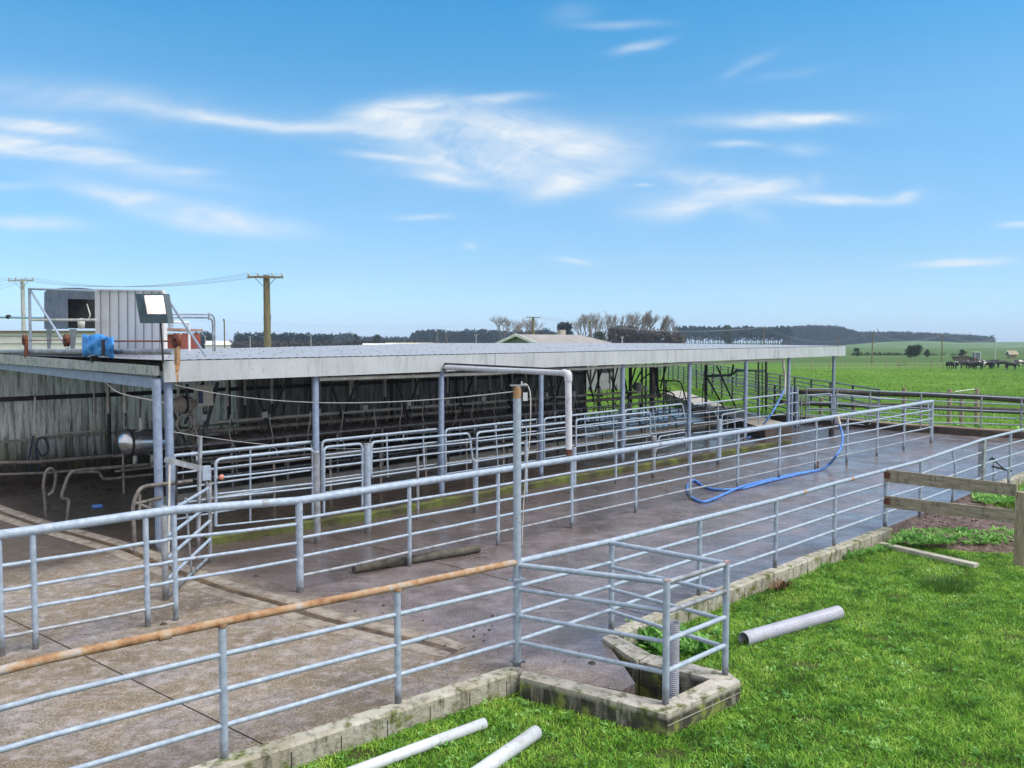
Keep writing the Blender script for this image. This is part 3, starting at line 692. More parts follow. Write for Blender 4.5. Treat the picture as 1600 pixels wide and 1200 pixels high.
# corrugated riser in the sump
def corr_pipe(name, a_, b_, r_, label, hollow=True, pitch=.022, seg=18):
    mb = MB(); L_ = (b_-a_).length; n = int(L_/pitch*2); t = (b_-a_).normalized()
    x_ = t.cross(Vector((0, 0, 1)));
    if x_.length < .05: x_ = Vector((1, 0, 0))
    x_.normalize(); y_ = t.cross(x_); o = 0
    rings = [(a_+t*L_*i/n, r_*(1.0 if i % 2 else .93)) for i in range(n+1)]
    rings = [(a_+t*.4, r_*.86), (a_, r_*.88)]+rings+[(b_, r_*.88), (b_-t*.4, r_*.86)]
    for c, rr in rings:
        for j in range(seg):
            an = 2*math.pi*j/seg; mb.v.append(c+(x_*math.cos(an)+y_*math.sin(an))*rr)
    for i in range(len(rings)-1):
        for j in range(seg):
            j2 = (j+1) % seg; mb.f.append((i*seg+j, i*seg+j2, (i+1)*seg+j2, (i+1)*seg+j)); mb.sm.append(False)
    return tag(mb.build(name, corr_pvc), label, 'pipe')
q = G(1052, 1088, -.1); q2 = D(1053, 972, q.y)
corr_pipe('corrugated_pipe', Vector((q2.x, q2.y, -1.2)), q2, .062, 'grey corrugated riser standing upright inside the sump railing')
corr_pipe('corrugated_pipe', G(1162, 999, GZ+.075), G(1310, 957, GZ+.07), .098, 'grey corrugated drain pipe lying on the grass right of the sump', pitch=.03)
for (u1, v1, u2, v2, r_, lb) in ((430, 1252, 757, 1130, .055, 'longer thinner white plastic pipe lying on grass at bottom edge'), (660, 1268, 838, 1144, .068, 'shorter thicker white plastic pipe lying on grass at bottom edge')):
    a_, b_ = G(u1, v1, GZ+r_*.8), G(u2, v2, GZ+r_+.005)
    tag(MB().pipe(a_, b_, r_, r_*.93, 24).build('plastic_pipe', pvc), lb, 'pipe')
# log on the yard
a_, b_ = G(553, 889, .07), G(748, 857, .07); rr_ = [.072+random.uniform(-.006, .006) for _ in range(14)]
lg = [a_.lerp(b_, i/13)+Vector((random.uniform(-.008, .008), random.uniform(-.008, .008), 0)) for i in range(14)]
tag(MB().tube(lg, rr_, 14).build('log', log_m), 'dark round log lying on the wet yard below the middle fence', 'log')

# ------------------------------------------------------------------ blue hose
hp = [G(1311, 672, 1.0)]
zt = D(1308, 655, mp[14][0].y)
hpts = [D(1309, 652, 24.6), D(1311, 662, 24.6), D(1316, 678, 24.4), D(1315, 697, 23.9), G(1305, 714, .45), G(1296, 725, .15), G(1284, 733, .04), G(1262, 738, .035), G(1235, 744, .035), G(1197, 753, .035), G(1160, 763, .035), G(1122, 765, .035), G(1100, 760, .035), G(1086, 751, .035), G(1077, 754, .035), G(1074, 765, .035), G(1081, 777, .035), G(1097, 784, .035), G(1114, 780, .035), G(1134, 771, .035), G(1160, 760, .09), G(1200, 750, .035), G(1240, 741, .035), G(1278, 735, .035)]
tag(MB().tube(smooth_path(hpts, 6), .034, 10).build('hose', hose_m), 'thick blue wash hose looping over the yard from the middle fence', 'hose')
tag(MB().tube([D(1308, 650, 24.6), D(1312, 664, 24.6)], [.055, .048], 10).build('hose_coupling', pale_pipe), 'pale coupling where the blue wash hose hangs from the fence pipe', 'coupling')
q = G(1277, 731, .05); tag(MB().tube([q, q+Vector((0, .05, .18)), q+Vector((-.03, .1, .22))], [.05, .05, .03], 8).build('hose_nozzle', rust_m), 'rusty brass nozzle at the end of the blue wash hose', 'nozzle')
q = G(1399, 0+676, .02) if False else None

# ------------------------------------------------------------------ wooden fence at right
wb = thing('wooden_fence', tuple(G(1590, 884, GZ)), 'two weathered boards running from the pipe fence to a square wooden post', 'fence')
w0 = fp[9][0]; w1 = G(1592, 884, GZ); WP = through(w0, w1)
dn = (w1-w0); dn.z = 0; dn.normalize(); side = Vector((dn.y, -dn.x, 0))*-1
MB().box((w1.x+.03, w1.y, GZ+.62), (.17, .17, 1.36), math.atan2(dn.y, dn.x)).build('post', post_wood, wb)
for (v0t, v0b, v1t, v1b) in ((733, 752, 756, 775), (774, 792, 797, 817)):
    a_, a2, b_, b2 = WP.at(1386, v0t), WP.at(1386, v0b), WP.at(1592, v1t), WP.at(1592, v1b)
    th_ = Vector((side.x, side.y, 0))*.025
    off = -side*.06
    vs = [p_+off+s_*th_ for s_ in (-1, 1) for p_ in (a_, b_, b2, a2)]
    MB().add(vs, [(0, 1, 2, 3), (7, 6, 5, 4), (0, 4, 5, 1), (2, 6, 7, 3), (1, 5, 6, 2), (0, 3, 7, 4)]).build('board', wood_m, wb)
for vv in (742, 782):
    c = WP.at(1390, vv)-side*.095; MB().box(c, (.12, .02, .12), math.atan2(dn.y, dn.x)).build('bracket', rust_m, wb)
a_, b_ = G(1374, 850, GZ+.05), G(1526, 884, GZ+.05)
tag(MB().bar(a_, b_, .17, .07).build('ground_board', pale_wood), 'pale weathered board lying in the grass below the wooden fence', 'board')

# gate latch frame at the right edge
q0, q1 = G(1552, 760, -.05), G(1575, 766, -.05)
lf = thing('latch_stand', tuple(q0), 'small dark steel latch frame on two stub posts at right edge', 'gate latch')
for q, vt in ((G(1553, 760, -.05), 731), (G(1576, 762, -.05), 734)):
    MB().tube([q, D(1553 if vt == 731 else 1576, vt, q.y)], .035, 8).build('stub_post', galv, lf)
yy = q0.y
MB().bar(D(1550, 729, yy), D(1580, 736, yy), .05, .05).build('cross_bar', dark_steel, lf)
MB().bar(D(1549, 716, yy), D(1570, 734, yy), .03, .025).build('latch_arm', dark_steel, lf)
MB().tube([D(1546, 719, yy), D(1550, 715, yy), D(1556, 719, yy)], .02, 6).build('handle', dark_steel, lf)
MB().tube([D(1552, 716, yy), D(1552, 730, yy)], .008, 6).build('pin', dark_steel, lf)

# ------------------------------------------------------------------ milking shed
zt0, zt1 = D(258, 564, pA.y).z, D(1315, 541, (FR.at(1315, 600)).y).z
zb0, zb1 = D(258, 597, pA.y).z, D(1301, 556, pB.y).z
SL = (FR.at(1315, 600)-FR.p).dot(a0)               # roof length
def ztop(s): return zt0+(zt1-zt0)*s/SL
def zbot(s): return zb0+(zb1-zb0)*s/SL
def zback(s): return float(np.interp(s, [0, 6, 16, 34], [3.40, 3.48, 3.655, 3.64]))
TB = 10.0
def zroof(s, t): return ztop(s)*(1-t/TB)+zback(s)*t/TB
shed = thing('milking_shed', tuple(FR.p), 'long open milking shed with flat grey iron roof and pale fascia', 'shed')
mb = MB(); n = int(SL/.095); rows = []
for i in range(n+1):
    s = SL*i/n; hgt = .009 if i % 2 else 0.
    rows.append([SH(s, t, zroof(s, max(0, t))+.012+hgt-(0 if t >= 0 else .0)) for t in (-.10, 2.5, 5, 7.5, TB)])
mb.add([p for r_ in rows for p in r_], [(i*5+j, (i+1)*5+j, (i+1)*5+j+1, i*5+j+1) for i in range(n) for j in range(4)])
mb.build('roof', roof_m, shed)
mb = MB()                                            # roofing screws
for j, t in enumerate((1.6, 3.2, 5.0, 7.2, 9.0)):
    s = .3
    while s < SL:
        c = SH(s, t, zroof(s, t)+.035); mb.box(c, (.022, .022, .014)); s += .6
mb.build('roof_screw', dark_steel, shed)['kind'] = 'stuff'
def fascia(name, p, q, z0a, z1a, z0b, z1b, th_, m):
    d = (q-p); d.z = 0; d.normalize(); nn = Vector((d.y, -d.x, 0))*th_/2
    vs = []
    for s_ in (1, -1):
        for P_, z_ in ((p, z0a), (q, z0b), (q, z1b), (p, z1a)): vs.append(Vector((P_.x, P_.y, z_))+nn*s_)
    return MB().add(vs, [(0, 1, 2, 3), (7, 6, 5, 4), (0, 4, 5, 1), (3, 2, 6, 7), (1, 5, 6, 2), (0, 3, 7, 4)]).build(name, m, shed)
fascia('fascia', SH(-.02, -.13), SH(SL, -.13), zb0, zt0, zb1+.0, zt1, .05, fascia_m)
fascia('end_fascia', SH(SL+.02, -.10), SH(SL+.02, TB), zb1, zt1, zback(SL)-.35, zback(SL), .05, fascia_m)
e0 = SH(-.06, .0); e1 = SH(-.06, TB+.3)
zl = D(0, 560, SH(-.06, 9.4).y).z
fascia('end_fascia', e0, e1, D(257, 587, e0.y).z, D(257, 572, e0.y).z, 3.40-.20, 3.40+.03, .05, eave_m)
fascia('end_beam', SH(.06, .1), SH(.06, TB), 2.85, 3.05, 3.05, 3.22, .09, galv_post)
mb = MB()
for s in (8.6, 17.4, 25.3): mb.box(SH(s, -.158, (zbot(s)+ztop(s))/2), (.010, .004, ztop(s)-zbot(s)-.01), math.atan2(a0.y, a0.x))
mb.build('fascia_joint', dark_steel, shed)
mb = MB()
for (o_, wd_, z1_, z0_) in ((0, .05, .38, .0), (-.03, .02, .38, .14), (.035, .022, .38, .20), (.012, .016, .2, -.0), (-.012, .014, .3, .04)):
    c_ = SH(.22+o_, -.158-abs(o_)*.04, zb0); mb.add([c_-a0*wd_/2+Vector((0, 0, z1_)), c_+a0*wd_/2+Vector((0, 0, z1_)), c_+a0*wd_*.22+Vector((0, 0, z0_)), c_-a0*wd_*.22+Vector((0, 0, z0_))], [(0, 3, 2, 1)])
mb.build('rust_streak', rust_streak_m, shed)
# roof posts
rp_u = [(250, 856), (268, 851), (495, 809), (690, 773), (845, 744.5), (972, 721), (1076, 701.5), (1164, 685.5), (1231, 673), (1301, 660)]
for i, (u, vb) in enumerate(rp_u):
    b_ = G(u, vb); s = (b_-FR.p).dot(a0)
    MB().tube([b_, Vector((b_.x, b_.y, zbot(max(0, s))+.05))], .075 if i < 2 else .07, 14).build('post', galv_post, shed)
# rafters and purlins under the roof
for s in (1.5, 5.6, 9.8, 14, 18.2, 22.4, 26.6, 30.8):
    MB().bar(SH(s, .05, zroof(s, 0)-.22), SH(s, TB-.1, zroof(s, TB)-.22), .07, .20).build('rafter', dark_steel, shed)
for t in (1.2, 3.4, 5.8, 8.2):
    MB().tube([SH(s, t, zroof(s, t)-.07) for s in (.3, 8, 16, 24, SL-.2)], .045, 6).build('purlin', dark_steel, shed)
# back wall of corrugated iron
WL = 25.3
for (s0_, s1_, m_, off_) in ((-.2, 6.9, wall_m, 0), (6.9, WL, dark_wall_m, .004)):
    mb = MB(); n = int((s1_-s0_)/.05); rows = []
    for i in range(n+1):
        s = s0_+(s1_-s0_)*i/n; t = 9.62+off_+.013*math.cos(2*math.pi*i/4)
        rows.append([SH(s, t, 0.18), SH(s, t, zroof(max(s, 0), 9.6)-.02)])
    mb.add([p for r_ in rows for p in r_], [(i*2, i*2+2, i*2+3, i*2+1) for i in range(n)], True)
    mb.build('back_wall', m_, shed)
MB().bar(SH(-.2, 9.62, .09), SH(WL, 9.62, .09), .16, .18).build('wall_base', far_nib, shed)
for z in (2.22, 1.12):
    MB().bar(SH(-.2, 9.56, z), SH(WL, 9.56, z), .06, .12 if z > 2 else .05).build('girt', dark_steel if z > 2 else grimy, shed)
for s in (2.9, 6.6, 9.8, 13.2, 16.6, 19.8, 22.8, 25.2):
    MB().tube([SH(s, 9.5, 0), SH(s, 9.5, 3.3)], .05, 8).build('wall_post', dark_steel, shed)
for s in (27.5, 30.5, SL-.3):
    MB().tube([SH(s, 9.5, 0), SH(s, 9.5, 3.4)], .05, 8).build('wall_post', dark_steel, shed)
# side wall bits seen under the end eave
MB().tube(smooth_path([SH(.15, 3.2, 3.0), SH(.1, 2.6, 2.86), SH(.1, 2.0, 2.7), SH(.1, .5, 2.62), SH(.1, .05, 2.60)], 4), .015, 6).build('conduit', pale_pipe, shed)
# PVC pipe below the eave
mb = MB(); pts = []
for (u, v) in ((498, 592), (590, 589), (686, 586), (700, 585), (770, 583), (842, 577), (905, 576), (968, 572), (1030, 571), (1073, 566), (1120, 567), (1161, 564), (1222, 562)):
    pts.append(FR.off(.02).at(u, v+.5))
mb.tube(pts, .045, 10); q = pts[-1]
mb.tube(rounded([q+a0*.0, q+a0*.12, q+a0*.14+Vector((0, 0, -.25)), q+a0*.3+Vector((0, 0, -.6)), q+a0*.3+Vector((0, 0, -1.4))], .08), .05, 10)
tag(mb.build('eave_pipe', pale_pipe), 'pale plastic pipe strung under the front eave of the shed', 'pipe')
# overhead PVC downpipe to the middle fence
p1 = FR.off(-.22).at(695, 574); e_ = mp[8][0]; p2 = D(888, 583, e_.y); p3 = D(889, 702, e_.y)
dp = thing('downpipe', tuple(Vector((p3.x, p3.y, 0))), 'white overhead pipe bending down onto the middle fence', 'pipe')
MB().tube([p1, p2-(p2-p1).normalized()*.1], .062, 16).build('horizontal_pipe', pvc, dp)
MB().tube(rounded([p2-(p2-p1).normalized()*.14, p2, p2+Vector((0, 0, -.16))], .1), .078, 16).build('elbow', pvc, dp)
MB().tube([p2+Vector((0, 0, -.12)), p3], .066, 16).build('vertical_pipe', pvc, dp)
MB().tube([p3, p3+Vector((0, 0, -.12))], .055, 12).build('stub', rust_m, dp)
MB().tube([p1+Vector((0, 0, .09)), p2+Vector((.0, .0, .07))], .02, 8).build('support_bar', dark_steel, dp)
MB().lathe(p1, [(.07, -.03), (.09, 0), (.07, .06)], 12, Matrix.Rotation(R(90), 3, 'Y')).build('end_collar', rubber, dp)
# catenary wire to the pole
tag(MB().tube(sag(FR.off(-.1).at(272, 601), pole_top, .22, 20), .007, 5).build('overhead_wire', wire_m), 'thin pale wire sagging from shed corner to the tall pole', 'wire')
tag(MB().tube(sag(FR.off(-.1).at(272, 675), FR.off(.4).at(600, 700), .12, 12), .006, 5).build('tie_wire', wire_m), 'thin pale wire slanting down from the shed corner posts', 'wire')

# front nib
nb0 = through(G(332, 852), G(1237, 694))
kp = [G(332, 852), G(600, 812), G(890, 752.5), G(1100, 718), G(1237, 694)]
mb = MB(); pth = [kp[0].lerp(kp[-1], 0)]
nib = kerb('mossy_nib', [q-nb0.n*.09 for q in (G(325, 853), G(600, 808), G(890, 753), G(1237, 694))], .18, -.1, .15, nib_m, 'low moss covered concrete nib along the open front of the shed', jit=.012)

# rounded rails and gates at the shed front
def gate(name, label, pl, outline, rails=(), mids=(), r_=.026, rr=.019, m=None, cat='gate', rad=.12, group=None, legs=()):
    m = m or galv; P_ = [pl.at(*q) for q in outline]
    g = thing(name, tuple(Vector((P_[0].x, P_[0].y, min(q.z for q in P_)))), label, cat, group)
    MB().tube(rounded(P_, rad), r_, 10).build('frame', m, g)
    for (a_, b_) in rails: MB().tube([pl.at(*a_), pl.at(*b_)], rr, 8).build('rail', m, g)
    for (a_, b_) in mids: MB().tube([pl.at(*a_), pl.at(*b_)], rr*1.1, 8).build('upright', m, g)
    for (u, vt, vb) in legs:
        a_ = pl.at(u, vt); MB().tube([a_, Vector((a_.x, a_.y, pl.at(u, vb).z))], r_*1.25, 8).build('leg', galv_old, g)
    return g
A = FR.off(.10); Bp = FR.off(-.42)
def ladder(u0, u1, t0, t1, b0, b1, fr):      # rails between two verticals, as fractions from top to bottom
    return [((u0, t0+(b0-t0)*f), (u1, t1+(b1-t1)*f)) for f in fr]
gate('breast_rail', 'breast rail between shed corner and first front post', A, [(272, 800), (272, 712), (490, 690)], ladder(272, 490, 712, 690, 812, 775, (.28, .52, .76, 1)), [((391, 701), (391, 816))], cat='rail', rad=.02, r_=.032)
gate('breast_rail', 'breast rail between first and second front roof posts', A, [(503, 772), (503, 689), (686, 670), (686, 745)], ladder(503, 686, 689, 670, 772, 745, (.27, .5, .73, .98)), [((604, 680), (606, 745))], cat='rail', r_=.03)
gate('breast_rail', 'breast rail between second and third front roof posts', A, [(696, 742), (696, 671), (842, 655), (843, 720)], ladder(696, 842, 671, 655, 742, 720, (.28, .52, .76, .98)), [((774, 663), (778, 730))], cat='rail', r_=.03)
gate('breast_rail', 'breast rail between third and fourth front roof posts', A, [(850, 718), (850, 654), (967, 641), (972, 700)], ladder(850, 969, 654, 641, 718, 700, (.28, .52, .76, .98)), [((913, 648), (917, 708))], cat='rail', r_=.03)
gate('breast_rail', 'breast rail between fourth and fifth front roof posts', A, [(976, 697), (976, 641), (1066, 631), (1075, 684)], ladder(976, 1071, 641, 631, 697, 684, (.28, .52, .76, .98)), [((1020, 637), (1026, 690))], cat='rail', r_=.03)
gate('breast_rail', 'long breast rail past the last front roof posts', A, [(1083, 632), (1247, 613.5), (1249, 694)], [((1083, 632+f*14), (1248, 613.5+f*14.5)) for f in (1.05, 2.15, 3.2)], [((1186, 620), (1186, 668)), ((1122, 628), (1122, 655))], cat='rail', r_=.03)
gate('shed_gate', 'rounded gate nearest the shed corner, pale metal', Bp, [(337, 822), (337, 718), (489, 701), (489, 806)], ladder(337, 489, 718, 701, 822, 806, (.28, .52, .58, 1.0)), (), r_=.03)
gate('shed_gate', 'small rounded gate between two stout posts', Bp, [(506, 803), (506, 699), (566, 693), (566, 793)], ladder(506, 566, 699, 693, 803, 793, (.17, .3, .53, .58, 1.0)), (), r_=.028)
gate('shed_gate', 'wide rounded gate right of the small gate', Bp, [(580, 743), (580, 691), (733, 677), (739, 722)], ladder(580, 737, 691, 677, 745, 722, (.3, .55, 1)), [((661, 684), (663, 733))], r_=.028)
gate('shed_gate', 'wide rounded gate partly behind the tall pole', Bp, [(745, 721), (745, 676), (886, 660), (890, 698)], ladder(745, 889, 676, 660, 721, 698, (.3, .6, 1)), [((822, 668), (824, 708))], r_=.028)
gate('shed_gate', 'rounded gate just right of the white downpipe', Bp, [(900, 698), (900, 656), (1016, 644), (1016, 682)], ladder(900, 1016, 656, 644, 698, 681, (.3, .6, 1)), [((958, 650), (959, 689))], r_=.028)
gate('shed_gate', 'narrow tall gate right of the fifth roof post', Bp, [(1023, 712), (1030, 682), (1072, 675), (1073, 706)], ladder(1026, 1073, 690, 678, 712, 704, (.5, 1)), (), r_=.02)
gate('shed_gate', 'small square gate hung low near the end of the nib', Bp, [(1128, 709), (1128, 648), (1164, 641), (1163, 698), (1128, 709)], ladder(1128, 1164, 648, 641, 709, 698, (.25, .5, .75)), [((1148, 645), (1148, 703))], r_=.022)
gate('shed_gate', 'short curved barrier left of the small square gate', Bp, [(1101, 645), (1117, 643), (1122, 655)], (), (), r_=.022, rad=.08)
# stout posts in front of the nib
for (u, vb, vt, r_, lb) in ((496, 849, 705, .062, 'thick orange stained post under the first front roof post'), (575, 832, 693, .066, 'stout post between the small and the wide rounded gates'), (743, 801, 719, .058, 'stout short post left of the tall foreground pole'),
                            (653, 812, 712, .03, 'thin paired post below the wide rounded gate'), (822, 783, 688, .04, 'slim post just right of the tall foreground pole'), (897, 770, 699, .055, 'stout short post behind the white downpipe'),
                            (962, 756, 672, .035, 'slim post right of the white downpipe'), (1021, 746, 681, .058, 'stout short post before the fourth and fifth roof posts'), (1123, 725, 655, .075, 'stout post beside the small square gate'), (1076, 735, 690, .03, 'thin post below the fifth front roof post')):
    b_, h = hz(u, vb, vt)
    pt = thing('gate_post', tuple(b_), lb, 'post', 'posts along the shed nib')
    MB().tube([b_, b_+Vector((0, 0, h))], r_, 12).build('shaft', galv_old if u in (496, 653, 1021) else galv, pt)
    MB().lathe(b_+Vector((0, 0, h-.005)), [(r_*1.02, -.02), (r_*1.02, .006), (.001, .010)], 12).build('cap', galv_old, pt)

# swinging gate at the corner
g0, g1 = G(259, 937), G(328, 880); GP = through(g0, g1)
sg = thing('yard_gate', tuple(g0), 'swung open pipe gate at the shed corner with five sloping rails', 'gate')
MB().tube([g0, g0+Vector((0, 0, 1.36))], .045, 12).build('hinge_post', galv_old, sg)
for (a_, b_) in (((262, 801), (325, 763)), ((262, 838), (326, 790)), ((262, 872), (329, 813)), ((262, 905), (329, 842)), ((262, 932), (328, 869))):
    MB().tube([GP.at(*a_), GP.at(*b_)], .026, 8).build('rail', galv, sg)
MB().tube([GP.at(328, 755), GP.at(329, 885)], .03, 8).build('end_upright', galv_old, sg)
MB().tube([GP.at(290, 778), GP.at(300, 905)], .018, 8).build('brace', galv_old, sg)
# latch mechanism at the corner
lp = FR.off(-.5)
lm = thing('gate_latch_mechanism', tuple(Vector((lp.at(310, 870).x, lp.at(310, 870).y, 0))), 'rusty steel latch column with box plate beside the shed corner posts', 'gate latch')
MB().bar(lp.at(313, 682), lp.at(309, 868), .07, .05).build('column', galv_old, lm)
MB().bar(lp.at(258, 718), lp.at(318, 733), .06, .10).build('arm', galv_old, lm)
c = lp.at(321, 739); MB().box(c, (.16, .10, .26), math.atan2(a0.y, a0.x)).build('box', galv, lm)
MB().tube([lp.at(312, 741), lp.at(325, 728)], .015, 6).build('lever', dark_steel, lm)
MB().bar(lp.at(322, 752), lp.at(327, 800), .06, .04).build('lower_column', galv_old, lm)
for (u1, v1, u2, v2) in ((265, 720, 263, 900), (276, 725, 274, 880)): MB().tube([lp.at(u1, v1), lp.at(u2, v2)], .02, 8).build('hose', pale_pipe if u1 == 265 else dark_steel, lm)
c = lp.at(327, 786); MB().tube([c, c+Vector((.08, 0, .05))], .03, 6).build('spring', rust_m, lm)
q = lp.at(345, 748)
tag(MB().lathe(q, [(.001, .09), (.035, .07), (.06, 0), (.001, 0)], 10, Matrix.Rotation(.4, 3, 'Y')).build('gate_tag', mat('salmon_plastic', (.60, .22, .16), .6)), 'salmon pink plastic tag on the gate nearest the shed corner', 'tag')

# ------------------------------------------------------------------ milking plant inside the shed
T1 = FR.off(4.7)
def long_pipe(name, label, t, pts, r_, m, cat='pipe', seg=12):
    pl_ = FR.off(t); return tag(MB().tube([pl_.at(*q) for q in pts], r_, seg).build(name, m), label, cat)
long_pipe('milk_line', 'upper pale milk pipe running the length of the shed', 4.7, [(332, 660), (600, 640), (807, 625), (1012, 611)], .045, pale_pipe)
long_pipe('wash_line', 'lower grey wash pipe running the length of the shed', 4.5, [(262, 679), (600, 652), (807, 634.5), (1038, 618)], .055, grimy)
long_pipe('vacuum_line', 'fat dark vacuum pipe below the milk pipes', 4.9, [(300, 694), (600, 668), (860, 646)], .17, dark_pipe, seg=18)
long_pipe('cable_tray', 'thin dark service pipe low along the milking pit', 4.2, [(285, 720), (600, 688), (1000, 655)], .03, grimy)
# receiver tank
c0, c1 = T1.off(-.9).at(200, 692), T1.off(-.9).at(262, 690)
rt = thing('receiver_tank', tuple(Vector((c0.x, c0.y, 1.0))), 'polished steel milk receiver tank with domed end', 'tank')
ax = (c1-c0).normalized(); Mx = Matrix((ax.cross(Vector((0, 0, 1))).normalized(), Vector((0, 0, 1)), ax)).transposed()
Lr = (c1-c0).length
MB().lathe(c0, [(.30, 0), (.30, Lr), (.05, Lr+.15)], 24, Mx).build('drum', stainless, rt)
MB().lathe(c0, [(.001, -.20), (.12, -.18), (.22, -.11), (.28, -.04), (.295, 0)], 24, Mx).build('dome', stainless, rt)
MB().lathe(c0, [(.301, -.03), (.315, -.02), (.315, .02), (.301, .03)], 24, Mx).build('band', dark_steel, rt)
for k in (.15, Lr*.6): MB().tube([c0+ax*k+Vector((0, 0, -.28)), c0+ax*k+Vector((0, 0, -.55))], .05, 8).build('outlet', stainless, rt)
MB().tube([c0+ax*.3+Vector((0, 0, .28)), c0+ax*.3+Vector((0, 0, .55))], .04, 8).build('inlet', pale_pipe, rt)
# pump, control box and coiled hoses
pp = FR.off(2.2)
c = pp.at(287, 632)
pm = thing('pump_motor', tuple(c), 'brown pump motor hung under the roof near the shed corner', 'pump')
MB().lathe(c, [(.001, -.22), (.13, -.2), (.17, -.05), (.17, .15), (.10, .22), (.001, .22)], 18, Mx).build('motor', grimy, pm)
MB().lathe(c, [(.175, -.02), (.19, -.01), (.19, .03), (.175, .04)], 18, Mx).build('band', dark_steel, pm)
MB().bar(pp.at(292, 600), pp.at(292, 622), .05, .05).build('hanger', dark_steel, pm)
c = pp.at(318, 618)
cb = thing('control_box', tuple(c), 'off white control box with dark blue label under the eave', 'control box')
MB().box(c, (.36, .16, .44), math.atan2(a0.y, a0.x)).build('case', pale_pipe, cb)
MB().box(c+n0*.083-a0*.11+Vector((0, 0, -.02)), (.11, .006, .28), math.atan2(a0.y, a0.x)).build('panel', mat('navy_panel', (.03, .05, .14), .4), cb)
MB().bar(pp.at(340, 597), pp.at(322, 668), .06, .06).build('bracket', dark_steel, cb)
mb = MB()
for k in range(3):
    cc = pp.at(288+k*3, 661+k); pts = [cc+(a0*math.cos(t_)+Vector((0, 0, 1))*math.sin(t_))*(.17+.03*k) for t_ in np.linspace(0, 6.28, 24)]
    mb.tube(pts, .014, 6)
tag(mb.build('coiled_hose', grimy), 'loops of grey hose coiled below the control box', 'hose')
# V braces carrying the pipes
vb = None; kk = 0
ps_ = 2.6
while ps_ < 24.5:
    zr = zroof(ps_, 4.3)-.1; base = SH(ps_, 4.4, 1.75); kk += 1
    if vb is None:
        vb = thing('pipe_hanger', tuple(base), 'dark steel V hanger carrying the milk pipes from the roof', 'hanger', 'V hangers along the milking pit')
        MB().bar(base+Vector((0, 0, -.45)), base-a0*.75+Vector((0, 0, zr-1.75)), .05, .05).build('strut', dark_steel, vb)
        MB().bar(base+Vector((0, 0, 0)), base+a0*.75+Vector((0, 0, zr-1.75)), .05, .05).build('strut', dark_steel, vb)
        MB().bar(base+Vector((0, 0, -.1))-n0*.3, base+Vector((0, 0, -.1))+n0*.4, .05, .05).build('cradle', dark_steel, vb)
    else:
        c_ = copy_tree(vb); c_.location = base
    ps_ += 2.35
# droppers: pale vertical tubes on the far side
dr = None
for k in range(32):
    s = 2.0+(k % 16)*1.38+(.6 if k > 15 else 0); b_ = SH(s, 6.3 if k < 16 else 8.8, 1.95 if k < 16 else 1.75)
    if dr is None:
        dr = thing('dropper_tube', tuple(b_), 'pale vertical tube hanging from the shed roof over the pit', 'tube', 'vertical tubes over the milking pit')
        MB().tube([b_, b_+Vector((0, 0, 1.4))], .04, 8).build('tube', pale_pipe, dr)
        MB().tube([b_+Vector((0, 0, -.35)), b_+Vector((.02, 0, -.1)), b_], .018, 6).build('hose', rubber, dr)
    else: c_ = copy_tree(dr); c_.location = b_
# milking clusters
def make_cluster():
    o = Vector((0, 0, 0)); c_ = thing('milking_cluster', (0, 0, 0), 'milking cluster of four cups hanging beside the pit', 'milking cluster', 'milking clusters along the pit')
    MB().lathe(o, [(.001, -.04), (.05, -.03), (.06, 0), (.04, .05), (.001, .06)], 10).build('claw', stainless, c_)
    for i in range(4):
        a_ = i*math.pi/2+.4; d = Vector((math.cos(a_), math.sin(a_), 0))
        MB().tube([o+d*.07, o+d*.12+Vector((0, 0, -.12)), o+d*.10+Vector((0, 0, -.30))], [.012, .024, .026], 8).build('cup', stainless if i % 2 else rubber, c_)
    MB().tube(smooth_path([o+Vector((0, 0, .05)), o+Vector((.08, .1, .3)), o+Vector((.02, .12, .6)), o+Vector((0, .1, .85))], 4), .015, 6).build('milk_hose', pale_pipe, c_)
    MB().tube(smooth_path([o+Vector((.03, 0, .05)), o+Vector((-.12, .05, .35)), o+Vector((-.05, .1, .75))], 4), .011, 6).build('pulse_hose', rubber, c_)
    return c_
cl0 = make_cluster()
for k in range(44):
    c_ = cl0 if k == 0 else copy_tree(cl0)
    c_.location = SH(2.6+(k % 22)*1.05, 3.95 if k < 22 else 5.9, 1.05+random.uniform(-.06, .06)); c_.rotation_euler.z = random.uniform(0, 6)
# pulse boxes and jars along the milk line
def make_box():
    o = Vector((0, 0, 0)); g = thing('pulse_box', (0, 0, 0), 'small pale box clipped under the milk line', 'box', 'boxes clipped along the milk line')
    MB().box(o, (.13, .09, .15), .8).build('case', pvc, g); MB().lathe(o+Vector((0, 0, .09)), [(.04, 0), (.035, .05), (.001, .06)], 8).build('cap', rubber, g)
    MB().tube(smooth_path([o+Vector((0, 0, -.07)), o+Vector((.06, .05, -.3)), o+Vector((-.03, .02, -.6)), o+Vector((.04, -.05, -.85))], 4), .014, 6).build('hose', hose_m if False else rubber, g)
    return g
bx0 = make_box()
for k in range(14):
    c_ = bx0 if k == 0 else copy_tree(bx0); c_.location = SH(3.1+k*1.62, 4.35, 1.83+random.uniform(-.03, .05)); c_.rotation_euler.z = random.uniform(0, 3)
tag(MB().bar(SH(1.2, 3.25, .14), SH(27, 3.25, .14), .14, .28).build('pit_sheen_bar', conc_pale), 'added pale bar for the wet floor reflection along the near side of the milking pit', 'kerb')  # added bar, its paleness stands for sky reflected off the wet floor
long_pipe('water_pipe', 'thin bright water pipe under the fat vacuum pipe', 4.0, [(300, 712), (600, 681), (1000, 648)], .022, pvc)
long_pipe('feed_pipe', 'rusty brown pipe low behind the breast rails', 3.0, [(330, 724), (470, 711), (700, 692), (980, 668)], .028, grimy)
